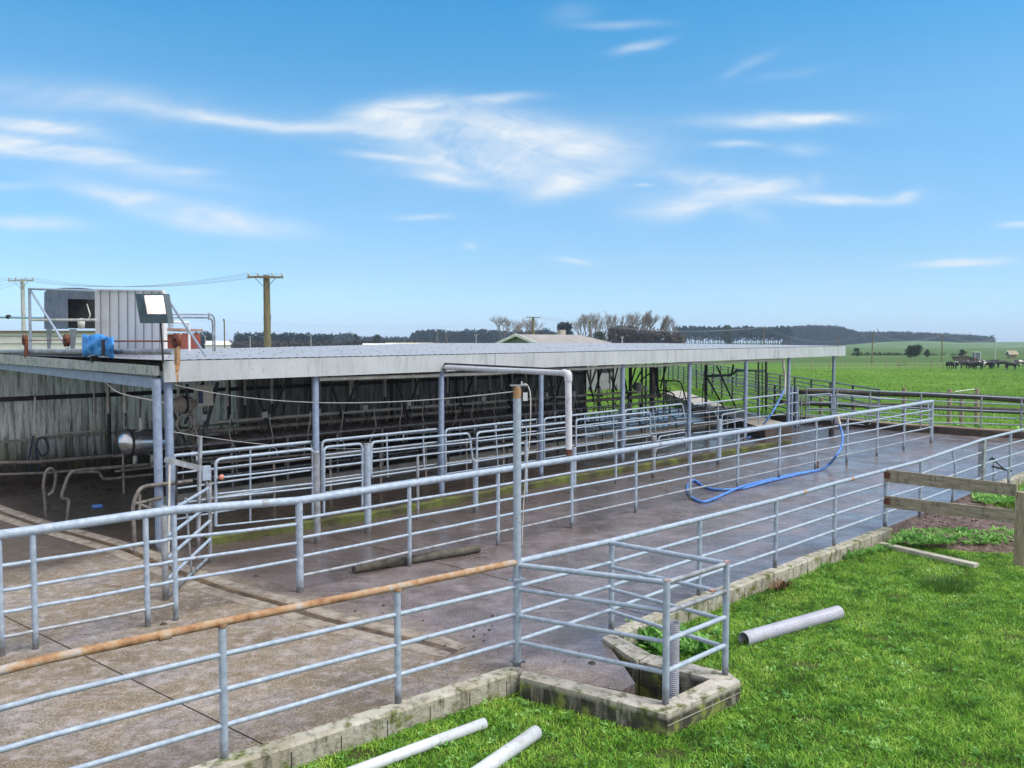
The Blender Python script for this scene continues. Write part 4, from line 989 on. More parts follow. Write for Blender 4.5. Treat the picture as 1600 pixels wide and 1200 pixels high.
# rump rails either side of the pit
for (t, lb, m_) in ((3.5, 'near rump rail with zigzag bars along the milking pit', galv_old), (6.0, 'far rump rail with zigzag bars beyond the milking pit', grimy), (1.7, 'rusty inner rail just behind the breast rails', grimy)):
    rr_ = thing('rump_rail', tuple(SH(2, t)), lb, 'rail')
    for z in ((1.32, .92, .55) if t > 2 else (1.0, .72, .42)): MB().tube([SH(1.6, t, z), SH(26.5, t, z)], .025, 8).build('rail', m_, rr_)
    for k in range(17):
        MB().tube([SH(1.8+k*1.52, t, 0), SH(1.8+k*1.52, t, 1.32 if t > 2 else 1.0)], .028, 8).build('leg', m_, rr_)
    mb = MB(); pts = []
    for k in range(34): pts.append(SH(1.9+k*.74, t+(.12 if k % 2 else -.12), .78))
    mb.tube(pts, .02, 6); mb.build('zigzag_bar', dark_steel, rr_)
# dark hoops at floor level
hp0 = None
for k in range(9):
    b_ = SH(6.5+k*2.4, 1.9, 0)
    if hp0 is None:
        hp0 = thing('floor_hoop', tuple(b_), 'dark bent steel hoop standing on the shed floor', 'hoop', 'bent hoops between the breast rails and the pit')
        MB().tube(rounded([b_, b_+Vector((0, 0, .85)), b_-n0*.9+Vector((0, 0, .95)), b_-n0*1.2+Vector((0, 0, .6))], .25), .024, 8).build('bar', dark_steel, hp0)
    else: c_ = copy_tree(hp0); c_.location = b_
# left end hoops
def hoop(name, label, ub, vb_, pts, r_, m, base_z=0, extra=()):
    b_ = G(ub, vb_); pl_ = Plane(b_, a0); P_ = [pl_.at(*q) for q in pts]
    g = thing(name, tuple(b_), label, 'rail'); MB().tube(smooth_path(P_, 4), r_, 8).build('bar', m, g)
    for e in extra: MB().tube(smooth_path([pl_.at(*q) for q in e], 4), r_*.85, 8).build('inner_bar', m, g)
hoop('bent_rail', 'looped dirty pipe end standing at far left of the shed floor', 72, 808, [(72, 808), (70, 780), (68, 757), (72, 738), (79, 732), (86, 738), (87, 750), (83, 767), (75, 774)], .033, dirty_hoop)
hoop('bent_rail', 'long dirty pipe rail bending down left of the shed corner posts', 105, 815, [(105, 815), (107, 790), (106, 781), (97, 777), (100, 763), (108, 743), (122, 735), (180, 730), (250, 724)], .036, dirty_hoop, extra=([(110, 739), (150, 737), (157, 742), (163, 748), (185, 747), (250, 740)],))
hoop('bent_rail', 'short dirty hoop rail just left of the shed corner posts', 211, 865, [(211, 865), (209, 815), (208, 792), (216, 768), (228, 760), (252, 757), (300, 752)], .036, dirty_hoop, extra=([(210, 787), (230, 783), (252, 777)], [(214, 786), (250, 802)], [(218, 772), (218, 812)]))
wl = FR.off(8.9)
tag(MB().tube([wl.at(-40, 724), wl.at(60, 722), wl.at(140, 715), wl.at(245, 707)], .045, 8).build('wall_rail', grimy), 'dirty horizontal rail along the stained left wall, the upper one', 'rail')
tag(MB().tube([wl.at(-40, 743), wl.at(70, 739), wl.at(120, 735)], .035, 8).build('wall_rail', grimy), 'dirty horizontal rail along the stained left wall, the lower one', 'rail')
wp = FR.off(9.4)
tag(MB().tube([wp.at(57, 682), wp.at(100, 677), wp.at(157, 673)], .03, 8).build('wall_pipe', pale_pipe), 'pale water pipe running along the stained left wall', 'pipe')
for u, v0, v1, lb in ((55, 620, 676, 'thin white pipe dropping down the wall at far left'), (147, 592, 671, 'thin white pipe dropping down the middle of the left wall'), (219, 618, 672, 'grey conduit dropping above the steel receiver tank')):
    tag(MB().tube([wp.at(u, v0), wp.at(u, v1)], .025, 6).build('drop_pipe', pale_pipe if u < 200 else grimy), lb, 'pipe')
tag(MB().tube(smooth_path([wp.at(52, 681), wp.at(48, 700), wp.at(45, 722), wp.at(52, 738), wp.at(58, 742)], 5)+smooth_path([wp.at(62, 735), wp.at(56, 700), wp.at(66, 682), wp.at(76, 700), wp.at(66, 713), wp.at(58, 700)], 5), .022, 6).build('wall_hose', mat('navy_hose', (.02, .04, .09), .5)), 'dark blue hose looped on a hook on the left wall', 'hose')
q0, q1 = G(143, 770, .5), G(250, 765, .5)
tag(MB().tube([G(144, 792, .25), G(160, 791, .25)], .05, 8).build('yard_brush', hose_m), 'small blue brush head lying in the dark shed floor', 'brush')

# ------------------------------------------------------------------ gear on the roof
EP = Plane(SH(-.06, 0), -n0)                              # end edge plane
def E(u, v, s=0.): return Plane(SH(-.06+s, 0), -n0).at(u, v)
wn = thing('winch_beam', tuple(E(160, 560)), 'long pipe beam on rusty pulley brackets along the roof end', 'winch')
MB().tube([E(-60, 551, .1), E(40, 549, .1), E(160, 549.5, .1), E(271, 549.5, .1)], .055, 12).build('beam', galv_old, wn)
MB().tube([E(46, 532, .1), E(104, 531, .1)], .012, 6).build('cable', rope_m, wn)
MB().tube([E(162, 533, .1), E(276, 533, .1)], .018, 6).build('cable', rope_m, wn)
eM = Matrix((n0, Vector((0, 0, 1)), a0)).transposed()
for (u, v, r_) in ((39, 531, .13), (104, 532, .14), (276, 532, .13)):
    c = E(u, v, .0); MB().lathe(c, [(.03, -.035), (r_, -.03), (r_*.8, 0), (r_, .03), (.03, .035)], 20, eM).build('pulley', rust_m, wn)
for (u, v0, v1) in ((41, 533, 559), (277, 534, 570)):
    MB().bar(E(u, v0, .0), E(u, v1, .0), .06, .10).build('bracket', rail_rust if u > 200 else rust_m, wn)
MB().bar(E(-40, 556, .3), E(130, 554, .3), .05, .09).build('base_rail', dark_steel, wn)
bc = thing('blue_plastic_cover', tuple(E(152, 553, 0)), 'crumpled bright blue plastic cover over the winch on the roof', 'cover')
mb = MB(); ns = 12; rows = []
for i in range(ns+1):
    f = i/ns; u = 128+f*50; top, bot = 521.5+4*f+2*math.sin(f*9), (556 if f < .68 else 559)+1.5*math.sin(f*14)
    col_ = []
    for j in range(7):
        g = j/6; col_.append(E(u+(2 if j < 2 else 0)*(1-f), top+(bot-top)*g, -.16-.03*math.sin(f*11+g*9)-.02*math.sin(f*23-g*6)+.2*(abs(g-.5)**2)))
    for j in range(7):
        g = 1-j/6; col_.append(E(u, top+(bot-top)*g*.9, .30+.02*math.sin(f*9+g*5)))
    rows.append(col_)
mb.add([p for r_ in rows for p in r_], [(i*14+j, (i+1)*14+j, (i+1)*14+(j+1) % 14, i*14+(j+1) % 14) for i in range(ns) for j in range(14)]+[tuple(range(14)), tuple(ns*14+k for k in reversed(range(14)))], True)
mb.build('sheet', tarp, bc)
MB().bar(E(161, 531, -.22), E(161, 555, -.22), .05, .06).build('strap', rubber, bc)
MB().bar(E(147, 556, 0), E(147, 566, 0), .12, .08).build('foot', dark_steel, bc)
# white clad cabinet
q = .9
def EB(u, v): return E(u, v, q)
cab = thing('pump_cabinet', tuple(EB(200, 556)), 'tall white ribbed cabinet standing on the shed roof', 'cabinet')
f0, f1, f2, f3 = EB(148, 453), EB(254, 455), EB(257, 556), EB(149, 556)
dep = a0*.07
vs = [f0, f1, f2, f3]+[p+dep for p in (f0, f1, f2, f3)]
MB().add(vs, [(0, 1, 2, 3), (7, 6, 5, 4), (0, 4, 5, 1), (2, 6, 7, 3), (1, 5, 6, 2), (0, 3, 7, 4)]).build('body', white_clad, cab)
mb = MB()
for k, u in enumerate((157, 171, 185, 199, 211, 224, 237, 249)):
    a_, b_ = E(u, 454, q-.02), E(u+.6, 555, q-.02); mb.bar(a_, b_, .009, .02, a0)
mb.build('rib', mat('cladding_seam', (.30, .32, .33), .6, bump=0), cab)
MB().bar(E(147, 452.5, q-.03), E(255, 454.5, q-.03), .05, .03).build('top_trim', white_clad, cab)
# moulded grey hood
hd = thing('plastic_hood', tuple(E(110, 515, 1.2)), 'dark grey moulded plastic hood over pumps beside the white cabinet', 'hood')
def HB(u, v, s): return E(u, v, s)
mb = MB()
prof2 = [(69, 514), (69, 457), (74, 452), (100, 449.5), (125, 449.5), (147, 452)]
fr_ = [HB(u, v, 1.0) for u, v in prof2]; bk = [HB(u+1.0, v+.6, 2.1) for u, v in prof2]
mb.add(fr_+bk, [(i, i+1, i+7, i+6) for i in range(5)], True)
mb.add([HB(69, 514, 1.0), HB(69, 457, 1.0), HB(76, 452, 1.0), HB(106, 467, 1.02), HB(107, 514, 1.02)], [(0, 1, 2, 3, 4)])
mb.add([HB(76, 452, 1.0), HB(100, 449.5, 1.0), HB(125, 449.5, 1.0), HB(148, 452, 1.0), HB(148, 468, 1.02), HB(106, 467, 1.02)], [(0, 1, 2, 3, 4, 5)])
mb.build('shell', greyplastic, hd)
MB().box((HB(127, 490, 1.7)), (.9, .9, .75), math.atan2(n0.y, n0.x)).build('dark_interior', black, hd)
mb = MB(); mb.add([HB(109, 468, 1.04), HB(149, 468, 1.04), HB(149, 512, 1.04), HB(109, 512, 1.04)], [(0, 1, 2, 3)])
for (ua, ub) in ((72, 79), (108, 117)):
    MB().add([HB(ua, 514, 1.0), HB(ub+3, 514, 1.0), HB(ub, 545, 1.05), HB(ua+2, 545, 1.05)]+[HB(ua, 514, 1.08), HB(ub+3, 514, 1.08), HB(ub, 545, 1.13), HB(ua+2, 545, 1.13)], [(0, 1, 2, 3), (7, 6, 5, 4), (0, 4, 5, 1), (2, 6, 7, 3), (1, 5, 6, 2), (0, 3, 7, 4)]).build('leg', galv_old, hd)
c = HB(127, 505, .85); MB().lathe(c, [(.001, -.12), (.07, -.1), (.08, 0), (.07, .12), (.001, .13)], 12, eM@Matrix.Rotation(R(90), 3, 'X')).build('valve', pale_pipe, hd)
MB().tube([HB(136, 475, .95), HB(141, 492, .95), HB(138, 500, .95)], .012, 6).build('gauge_tube', pale_pipe, hd)
# pipe frame
fm = thing('pipe_scaffold', tuple(E(48, 556, .6)), 'grey pipe frame with diagonal stays round the roof gear', 'frame')
MB().tube([E(48, 556, .6), E(46, 451, .6)], .035, 8).build('upright', galv, fm)
MB().tube([E(45, 451, .6), E(150, 455, .6)], .028, 8).build('top_bar', galv, fm)
MB().tube([E(47, 453, .6), E(106, 545, .2)], .026, 8).build('stay', galv, fm)
MB().tube([E(258, 461, .8), E(322, 557, 1.6)], .026, 8).build('stay', galv, fm)
MB().tube([E(50, 500, .6), E(150, 500, .6)], .030, 8).build('mid_bar', pale_pipe, fm)
MB().tube([E(-60, 495, .9), E(70, 497, .9)], .028, 8).build('supply_pipe', stainless, fm)
mb = MB(); mb.lathe(E(13, 495, .9), [(.03, -.1), (.06, -.05), (.06, .06), (.03, .1)], 10, eM@Matrix.Rotation(R(90), 3, 'Y')); mb.build('valve', dark_steel, fm)
# floodlight
fl = thing('floodlight', tuple(E(255, 566, -.1)), 'square floodlight with bright glass on a thin pole at the roof corner', 'floodlight')
q = -.15
lv = [E(211, 459, q), E(256, 459, q), E(263, 505, q), E(219, 505, q)]
bk = a0*.10
MB().add(lv+[p+bk for p in lv], [(0, 1, 2, 3), (7, 6, 5, 4), (0, 4, 5, 1), (2, 6, 7, 3), (1, 5, 6, 2), (0, 3, 7, 4)]).build('housing', lampbody, fl)
lg = [E(225, 461.5, q-.012), E(254, 461.5, q-.012), E(258.5, 490.5, q-.012), E(230.5, 490.5, q-.012)]
MB().add(lg+[p+a0*.01 for p in lg], [(0, 1, 2, 3), (7, 6, 5, 4), (0, 4, 5, 1), (2, 6, 7, 3), (1, 5, 6, 2), (0, 3, 7, 4)]).build('glass', lamp_glass, fl)
MB().tube([E(251, 505, q+.05), E(255, 568, q+.05)], .018, 8).build('pole', dark_steel, fl)
mb = MB(); [mb.bar(E(218+k*.9, 470+k*4.6, q-.008), E(224+k*.9, 470+k*4.6, q-.008), .006, .008) for k in range(6)]; mb.build('cooling_fin', dark_steel, fl)
# bent vent pipes behind
vp = thing('vent_pipe', tuple(E(336, 548, 4)), 'twin grey pipes bending down onto the roof right of the floodlight', 'pipe')
for k, (v0, u1) in enumerate(((491, 335), (496, 332))):
    MB().tube(rounded([E(262, v0, 3.0), E(u1, v0+.6, 4.6), E(u1+1, 549, 4.6)], .18), .022, 8).build('pipe', galv_old, vp)
MB().tube([E(327, 489, 4.4), E(327, 500, 4.4)], .03, 6).build('clamp', galv_old, vp)
tag(MB().tube(rounded([E(262, 503, 3.5), E(295, 504, 4.6), E(296, 549, 4.6)], .1), .035, 8).build('white_vent', white_paint), 'white square bent pipe between floodlight and twin pipes', 'pipe')

# ------------------------------------------------------------------ far kerb, race fences, end of yard
kerb('kerb', [p-Vector((0, 0, 0)) for p in farK], .30, -.3, .27, far_nib, 'dark high kerb closing the far end of the yard', off=.0)
mb = MB()
cap = []
for i, p in enumerate(farK):
    t = (farK[min(i+1, len(farK)-1)]-farK[max(i-1, 0)]).normalized(); nn = Vector((t.y, -t.x, 0)); cap.append((p-nn*.75+nn*.9, p-nn*.75-nn*-.0))
vs = []
for i, p in enumerate(farK):
    t = (farK[min(i+1, len(farK)-1)]-farK[max(i-1, 0)]).normalized(); nn = Vector((t.y, -t.x, 0))
    vs += [p+nn*.14+Vector((0, 0, .29)), p-nn*.45+Vector((0, 0, .29)), p-nn*.75+Vector((0, 0, -.2)), p+nn*.14+Vector((0, 0, .2))]
mb.add(vs, [f for i in range(len(farK)-1) for f in ((i*4+3, (i+1)*4+3, (i+1)*4, i*4), (i*4, (i+1)*4, (i+1)*4+1, i*4+1), (i*4+1, (i+1)*4+1, (i+1)*4+2, i*4+2))])
tag(mb.build('kerb_coping', mat('kerb_cap', [(.3, (.17, .12, .085)), (.7, (.28, .21, .16))], .85)), 'brown concrete coping along the far end kerb', 'kerb')
# fence on far kerb
fk = []
for (u, vb, vt) in ((1262, 656, 607), (1310, 657, 608.5), (1362, 662, 611), (1442, 668, 614), (1537, 670, 619), (1600, 672, 622), (1690, 680, 627)):
    p = G(u, vb, .27); p = p-Vector((0, 0, 0)); p.y += .2; fk.append((Vector((p.x, p.y, .27)), D(u, vt, p.y).z-.27))
fence_run('pipe_fence', 'galvanised pipe fence on the dark kerb across the far end of the yard', fk, (1, .78, .56, .35, .14), (galv_old, galv), .035, .026, None)
# timber rail fence behind
tr = thing('timber_fence', tuple(D(1420, 650, 40)), 'round timber rail fence in the grass behind the far kerb', 'fence')
def gy(Y): return GZ
for (pts, r_) in (([(1232, 611, 42), (1330, 614, 41), (1460, 617, 38), (1530, 620, 36), (1680, 632, 33)], .13), ([(1215, 628, 42), (1300, 632, 41), (1400, 634, 39), (1600, 643, 34), (1680, 648, 33)], .12)):
    MB().tube([D(*q) for q in pts], r_, 10).build('rail', log_m, tr)
for (u, vt, Y) in ((1283, 622, 42), (1301, 618, 42), (1334, 628, 41), (1413, 606, 40), (1484, 608, 39), (1503, 621, 38), (1527, 607, 38)):
    p = D(u, vt, Y); MB().tube([Vector((p.x, p.y, GZ)), p], .10, 10).build('post', post_wood, tr)
# race fences behind the shed
race_m = mat('dull_race_rail', [(.3, (.10, .11, .13)), (.7, (.22, .24, .27))], .6, .1, 5)
r0 = G(1240, 655); r1 = Vector((D(1030, 560, 95).x, 95, 0))
for j, (o, lb) in enumerate(((0, 'long six rail race fence leading away behind the shed, near side'), (4.0, 'long six rail race fence leading away behind the shed, far side'))):
    d = (r1-r0).normalized(); nn = Vector((-d.y, d.x, 0))*-o
    ps = [r0+nn+d*(k*3.6) for k in range(17)]
    fence_run('race_fence', lb, [(Vector((p.x, p.y, GZ+.1)), 1.55) for p in ps], (1, .83, .67, .5, .34, .17), (dark_steel, race_m), .06, .042, None)
# raised concrete race beside the shed end
zr_ = .42
le = [G(u, v, zr_) for u, v in ((1037, 613), (1068, 624), (1104, 638), (1150, 655), (1196, 671))]
re_ = [G(u, v, zr_) for u, v in ((1064, 610), (1098, 622), (1138, 636), (1185, 651), (1238, 663))]
rc = thing('race_ramp', (le[4].x, le[4].y, 0), 'raised pale concrete race surface at the far end of the shed', 'ramp')
MB().add(le+re_, [(i, i+1, i+6, i+5) for i in range(4)]).build('deck', conc_pale, rc)
lo = [Vector((p.x, p.y, -.02)) for p in le]
MB().add(le+lo, [(i, i+5, i+6, i+1) for i in range(4)]+[]).build('side', far_nib, rc)
q = re_[4]; MB().add([le[4], re_[4], Vector((q.x, q.y, -.02)), lo[4]], [(0, 1, 2, 3)]).build('end', far_nib, rc)
# exit gate frame with dark struts
xg = thing('exit_gate', tuple(SH(27, 4.5)), 'dark overhead exit gate with slanting struts at the far shed end', 'gate')
X = FR.off(4.4)
for (a_, b_, r_) in (((1103, 570), (1103, 665), .07), ((1103, 588), (1143, 586), .06), ((1105, 590), (1133, 640), .04), ((1120, 572), (1151, 640), .04), ((1143, 586), (1146, 570), .05), ((1146, 584), (1150, 579), .05), ((1150, 579), (1195, 579), .05), ((1185, 566), (1185, 660), .045), ((1191, 566), (1191, 662), .03), ((1197, 565), (1197, 680), .06), ((1098, 600), (1097, 640), .02)):
    MB().tube([X.at(*a_), X.at(*b_)], r_, 8).build('strut', dark_steel, xg)
hg = FR.off(6.5)
eg = thing('entry_hoops', tuple(Vector((hg.at(1040, 640).x, hg.at(1040, 640).y, 0))), 'curved dark hoops at the far wall end of the shed', 'hoop')
for pts in ([(1028, 595), (1060, 596), (1068, 610), (1075, 640)], [(1040, 612), (1050, 614), (1056, 625), (1056, 640)], [(1040, 595), (1040, 615)]):
    MB().tube(smooth_path([hg.at(*q) for q in pts], 4), .035, 8).build('bar', dark_steel, eg)
# dark machinery cluster by wall end
mc = thing('feed_machinery', tuple(Vector((hg.at(1010, 640).x, hg.at(1010, 640).y, 0))), 'dark upright machinery cluster at the end of the back wall', 'machinery')
for (u, v0, v1, r_) in ((985, 570, 645, .08), (1003, 570, 640, .05), (1019, 572, 640, .14), (1026, 575, 620, .09), (935, 572, 640, .05)):
    MB().tube([hg.at(u, v0), hg.at(u, v1)], r_, 10).build('column', dark_steel if u != 1019 else dark_pipe, mc)
for (a_, b_) in (((948, 572), (963, 610)), ((932, 575), (920, 610)), ((965, 575), (956, 612)), ((1002, 580), (988, 605)), ((1000, 595), (1030, 572))):
    MB().bar(hg.at(*a_), hg.at(*b_), .05, .05).build('brace', dark_steel, mc)
mb = MB(); mb.lathe(hg.at(996, 604), [(.001, -.2), (.2, -.15), (.25, 0), (.2, .15), (.001, .2)], 14); mb.build('bowl', pale_pipe, mc)
# short end gates at the shed corner
eg1 = Plane(G(1250, 695), Vector((1, .35, 0)))
gate('end_gate', 'small rounded gate between the shed end post and the far kerb', Plane(G(1252, 664), Vector((1, -.05, 0))), [(1252, 664), (1252, 618), (1299, 615), (1300, 668)], ladder(1252, 1299, 618, 615, 660, 658, (.3, .6, .95)), [((1264, 618), (1264, 664))], r_=.03, rr=.022)
gate('end_gate', 'wide rounded gate right of the last shed post by the kerb', Plane(G(1305, 668), Vector((1, -.12, 0))), [(1305, 668), (1305, 616), (1450, 628), (1452, 676)], ladder(1305, 1451, 616, 628, 664, 676, (.3, .6, .92)), [((1373, 621), (1373, 672))], r_=.03, rr=.022)
b_, h = hz(1299, 680, 668); tag(MB().tube([b_, b_+Vector((0, 0, .35))], [.11, .09], 10).build('post_boot', rubber), 'black rubber boot at the foot of the last shed post', 'boot')
b_ = G(1238, 668)
for k, u in enumerate((1236, 1244)):
    q, h = hz(u, 668, 604+k); tag(MB().tube([q, q+Vector((0, 0, h))], .07, 10).build('corner_post', galv_post), ('thick blue grey post at race corner, left of the pair', 'thick blue grey post at race corner, right of the pair')[k], 'post')
q = D(1228, 612, 34); tag(MB().tube(smooth_path([D(1226, 608, 34), D(1216, 628, 33.5), D(1203, 650, 33), G(1180, 678, .04), G(1168, 684, .04)], 5), .035, 8).build('hose', hose_m), 'blue hose hanging by the far shed end posts', 'hose')

# dung and droppings
mb = MB()
for (cx_, cy_, n_) in ((690, 992, 9), (748, 985, 8), (590, 962, 5), (905, 1035, 3)):
    for k in range(n_):
        p = G(cx_+random.gauss(0, 26), cy_+random.gauss(0, 12), .004); r_ = random.uniform(.008, .022)
        if (p-pole_b).length < .2: continue
        mb.lathe(p, [(r_, 0), (r_*.9, r_*.5), (r_*.3, r_*.8), (.001, r_*.82)], 7)
for (u, v) in ((925, 1036), (400, 900), (225, 1000), (265, 985), (255, 975), (80, 1025)):
    p = G(u, v, .004); mb.lathe(p, [(.045, 0), (.03, .014), (.001, .02)], 9)
tag(mb.build('droppings', mud), 'small dark droppings scattered over the yard', kind='stuff')

# ------------------------------------------------------------------ background: buildings
def gable_house(name, label, c, L_, W_, zw, zr, rz, mw, mr, chimney=False, hip=0., cat='house', windows=0):
    h = thing(name, tuple(c), label, cat); M = Matrix.Rotation(rz, 3, 'Z'); c = Vector(c)
    P_ = lambda x, y, z: c+M@Vector((x, y, z))
    a, b = L_/2, W_/2
    mb = MB(); mb.add([P_(-a, -b, 0), P_(a, -b, 0), P_(a, b, 0), P_(-a, b, 0), P_(-a, -b, zw), P_(a, -b, zw), P_(a, b, zw), P_(-a, b, zw), P_(-a, 0, zr-.05), P_(a-hip, 0, zr-.05)],
                      [(0, 1, 5, 4), (1, 2, 6, 5), (2, 3, 7, 6), (3, 0, 4, 8, 7)]+([(5, 6, 9)] if hip < .1 else []))
    mb.build('wall', mw, h)
    o = .4; k = (zr-zw)/b*o
    mb = MB(); t = .12
    v = [P_(-a-o, -b-o, zw-k), P_(a+o, -b-o, zw-k), P_(a+o-hip, 0, zr), P_(-a-o, 0, zr), P_(a+o, b+o, zw-k), P_(-a-o, b+o, zw-k)]
    mb.add(v+[p-Vector((0, 0, t)) for p in v], [(0, 1, 2, 3), (3, 2, 4, 5), (1, 4, 2), (9, 8, 7, 6), (11, 10, 8, 9), (0, 6, 7, 1), (4, 10, 11, 5)])
    rf = mb.build('roof', mr, h)
    mb = MB(); mb.bar(P_(-a-o-.03, -b-o, zw-k-.04), P_(-a-o-.03, 0, zr-.04), .06, .22); mb.bar(P_(-a-o-.03, 0, zr-.04), P_(-a-o-.03, b+o, zw-k-.04), .06, .22); mb.build('bargeboard', white_paint, rf)
    if chimney: MB().box(P_(a*.12, .3, zr+.12), (.62, .42, .55), rz).build('chimney', conc_pale, rf)
    for i in range(windows):
        x = -a+L_*(i+.5)/windows; MB().box(P_(x, -b-.02, zw*.55), (L_/windows*.4, .06, 1.1), rz).build('window', glass_d, h)
    return h
hc = D(868, 540, 66)
hc = D(874, 540, 69)
gable_house('farmhouse', 'farmhouse with beige roof and chimney behind the shed', (hc.x, hc.y, GZ), 8.6, 6.2, 3.65, D(868, 522.5, 67).z-GZ, R(40), house_wall, house_roof, True, 2.4, windows=2)
q = D(60, 540, 40)
wbld = thing('white_outbuilding', (q.x, q.y, GZ), 'long white building with horizontal boards behind the roof at far left', 'building')
MB().box((q.x, q.y+2, (D(60, 519, 40).z+GZ)/2), (7.5, 4, D(60, 519, 40).z-GZ)).build('wall', white_clad, wbld)
MB().box((q.x, q.y+2, D(60, 519, 40).z+.03), (7.7, 4.3, .08)).build('roof', mat('brown_roof_edge', (.16, .11, .09), .7), wbld)
mb = MB()
for v in (525, 536.5): mb.bar(D(-40, v, 39.97), D(185, v, 39.97), .02, .03)
mb.build('board_line', galv_old, wbld)
q = D(268, 532, 48); zz = D(268, 515, 48).z
rb = thing('red_barn', (q.x, q.y, GZ), 'small red barn with faded pink roof seen past the floodlight', 'barn')
MB().box((q.x, q.y+1.5, (zz+GZ)/2-.1), (1.1, 3, zz-GZ-.2)).build('wall', red_paint, rb)
MB().box((q.x, q.y+1.5, zz), (1.3, 3.4, .14)).build('roof', pinkroof, rb)
mb = MB(); mb.bar(D(255, 521.5, 47.9), D(284, 521.5, 47.9), .03, .07); mb.build('trim', white_paint, rb)
MB().tube([D(267, 505, 49), D(267, 514, 49)], .14, 10).build('flue', galv, rb)
for (u, v, Y, L_, zr, mr, lb) in ((343, 533, 330, 9, 4.5, white_paint, 'tiny white cottage far off left of the power pole'), (592, 534, 260, 9, 3.6, white_paint, 'tiny white roofed shed far off past the roof, leftmost of its row'), (640, 535, 300, 16, 3.8, mat('cream_roof', (.50, .48, .38), .7), 'low cream roofed building in the far middle distance'),
                                  (700, 535, 280, 18, 3.7, galv, 'long low grey roofed building in the far distance'), (762, 536, 200, 22, 3.4, galv_old, 'long flat grey roof just left of the farmhouse'), (1581, 553, 205, 1.6, 1.9, post_wood, 'tiny brown hut in the field beyond the cows')):
    q = D(u, v, Y); gable_house('distant_building', lb, (q.x, q.y, GZ), L_, 6 if u != 1581 else 1.2, zr*.7, zr, R(5), white_paint if u != 1581 else post_wood, mr, cat='building')
rdm = mat('orange_drum', (.62, .16, .05), .6)
q = D(957, 582, 70); tag(MB().box((q.x, q.y, .95), (.75, .5, .25), .3).lathe((q.x, q.y, 1.08), [(.2, 0), (.15, .1), (.05, .14)], 10).build('orange_trough', rdm), 'small orange red trough in grass seen through the shed', 'trough')

# ------------------------------------------------------------------ power poles and wires
def power_pole(name, label, u, vt, Y, arm_px, m, r_, ang=0., two=False, vb=None, arms=1):
    b_ = D(u, 540, Y); b_ = Vector((b_.x, b_.y, GZ)); top = D(u, vt, Y).z
    g = thing(name, tuple(b_), label, 'power pole', None)
    MB().tube([b_, Vector((b_.x, b_.y, top))], [r_*1.25, r_], 10).build('pole', m, g)
    aw = arm_px*Y/F; d = Vector((math.cos(ang), math.sin(ang), 0))
    for k in range(arms):
        c = Vector((b_.x, b_.y, top-.12-.5*k))-Vector((0, r_+.05, 0))
        MB().bar(c-d*aw/2, c+d*aw/2, .09, .11).build('crossarm', m, g)
    mb = MB()
    ends = []
    for s_ in (-.47, -.2, .2, .47):
        q = Vector((b_.x, b_.y, top-.06))-Vector((0, r_+.05, 0))+d*aw*s_; mb.lathe(q, [(.025, 0), (.05, .05), (.05, .12), (.02, .18)], 8); ends.append(q+Vector((0, 0, .15)))
    mb.build('insulator', pole_conc if arm_px > 10 else m, g)
    if arm_px > 20:
        mb = MB()
        for s_ in (-.3, .3): mb.bar(Vector((b_.x, b_.y, top-.75))-Vector((0, r_, 0)), Vector((b_.x, b_.y, top-.14))-Vector((0, r_+.05, 0))+d*aw*s_, .03, .03)
        mb.build('brace', m, g)
    return ends
e1 = power_pole('power_pole', 'brown wooden power pole with crossarm behind the shed roof', 418, 430, 45, 54, pole_wood, .17, .1)
e2 = power_pole('power_pole', 'pale concrete power pole at far left behind the roof gear', 38, 436, 62, 43, pole_conc, .14, -.12)
e3 = power_pole('power_pole', 'power pole rising behind the farmhouse gable', 833, 495, 130, 22, pole_wood, .20)
bp_ = [(1363, 521, 150, 6, 'lone field pole right of the roof end, tallest one'), (1309, 527, 210, 5, 'short pole just above the right tip of the roof'), (1472, 523, 165, 6, 'field pole behind the left cows'), (1555, 530, 190, 4, 'pale field pole near the tractor, rightmost one'),
       (1193, 512, 170, 8, 'wooden field pole in front of the pine row'), (921, 503, 90, 4, 'thin pole above the right slope of the farmhouse roof'), (972, 527, 140, 4, 'short white pole right of the farmhouse roof'), (1068, 524, 160, 4, 'thin pole at the left end of the pine row'),
       (486, 523, 240, 6, 'small pale pole before the shelter belt'), (683, 518, 200, 3, 'thin pole among the trees left of the big bare tree'), (744, 523, 220, 5, 'small pole left of the big bare tree'), (351, 500, 80, 1.2, 'slim bare pole right of the twin vent pipes'), (391, 526, 240, 4, 'tiny pale pole left of the wooden power pole'), (321, 525, 230, 4, 'tiny pale pole near the left shelter belt'), (698, 520, 230, 3, 'thin grey pole second left of the big bare tree')]
ends = {}
for (u, vt, Y, ap, lb) in bp_: ends[u] = power_pole('power_pole', lb, u, vt, Y, ap, pole_conc if u in (1555, 972, 486, 744, 391, 321) else pole_wood, .10 if Y > 100 else .06)
k_ = 0
def wire(name, a_, b_, sg_, r_, lb): tag(MB().tube(sag(a_, b_, sg_, 16), r_, 4).build(name, dwire_m), lb, 'wire', 'power lines in the sky')
WLB = 'thin power lines strung between the poles'
for i in range(4): wire('power_line', e1[i], e2[i], .7, .008, WLB)
for i in range(4): wire('power_line', e2[i], D(-260, 455+i*18, 50), .4, .012, WLB)
tag(MB().tube([D(*q) for q in ((-60, 478, 120), (150, 490, 120), (262, 497, 120), (390, 505.5, 122), (560, 512, 125), (700, 510, 128), (770, 507, 129), (833, 501, 130))], .010, 4).build('power_line', dwire_m), WLB, 'wire', 'power lines in the sky')
for i in (0, 3): wire('power_line', e3[i], ends[1193][i], 1.5, .02, WLB)
for i in (0, 3): wire('power_line', ends[1193][i], ends[1363][i], 2.2, .02, WLB)
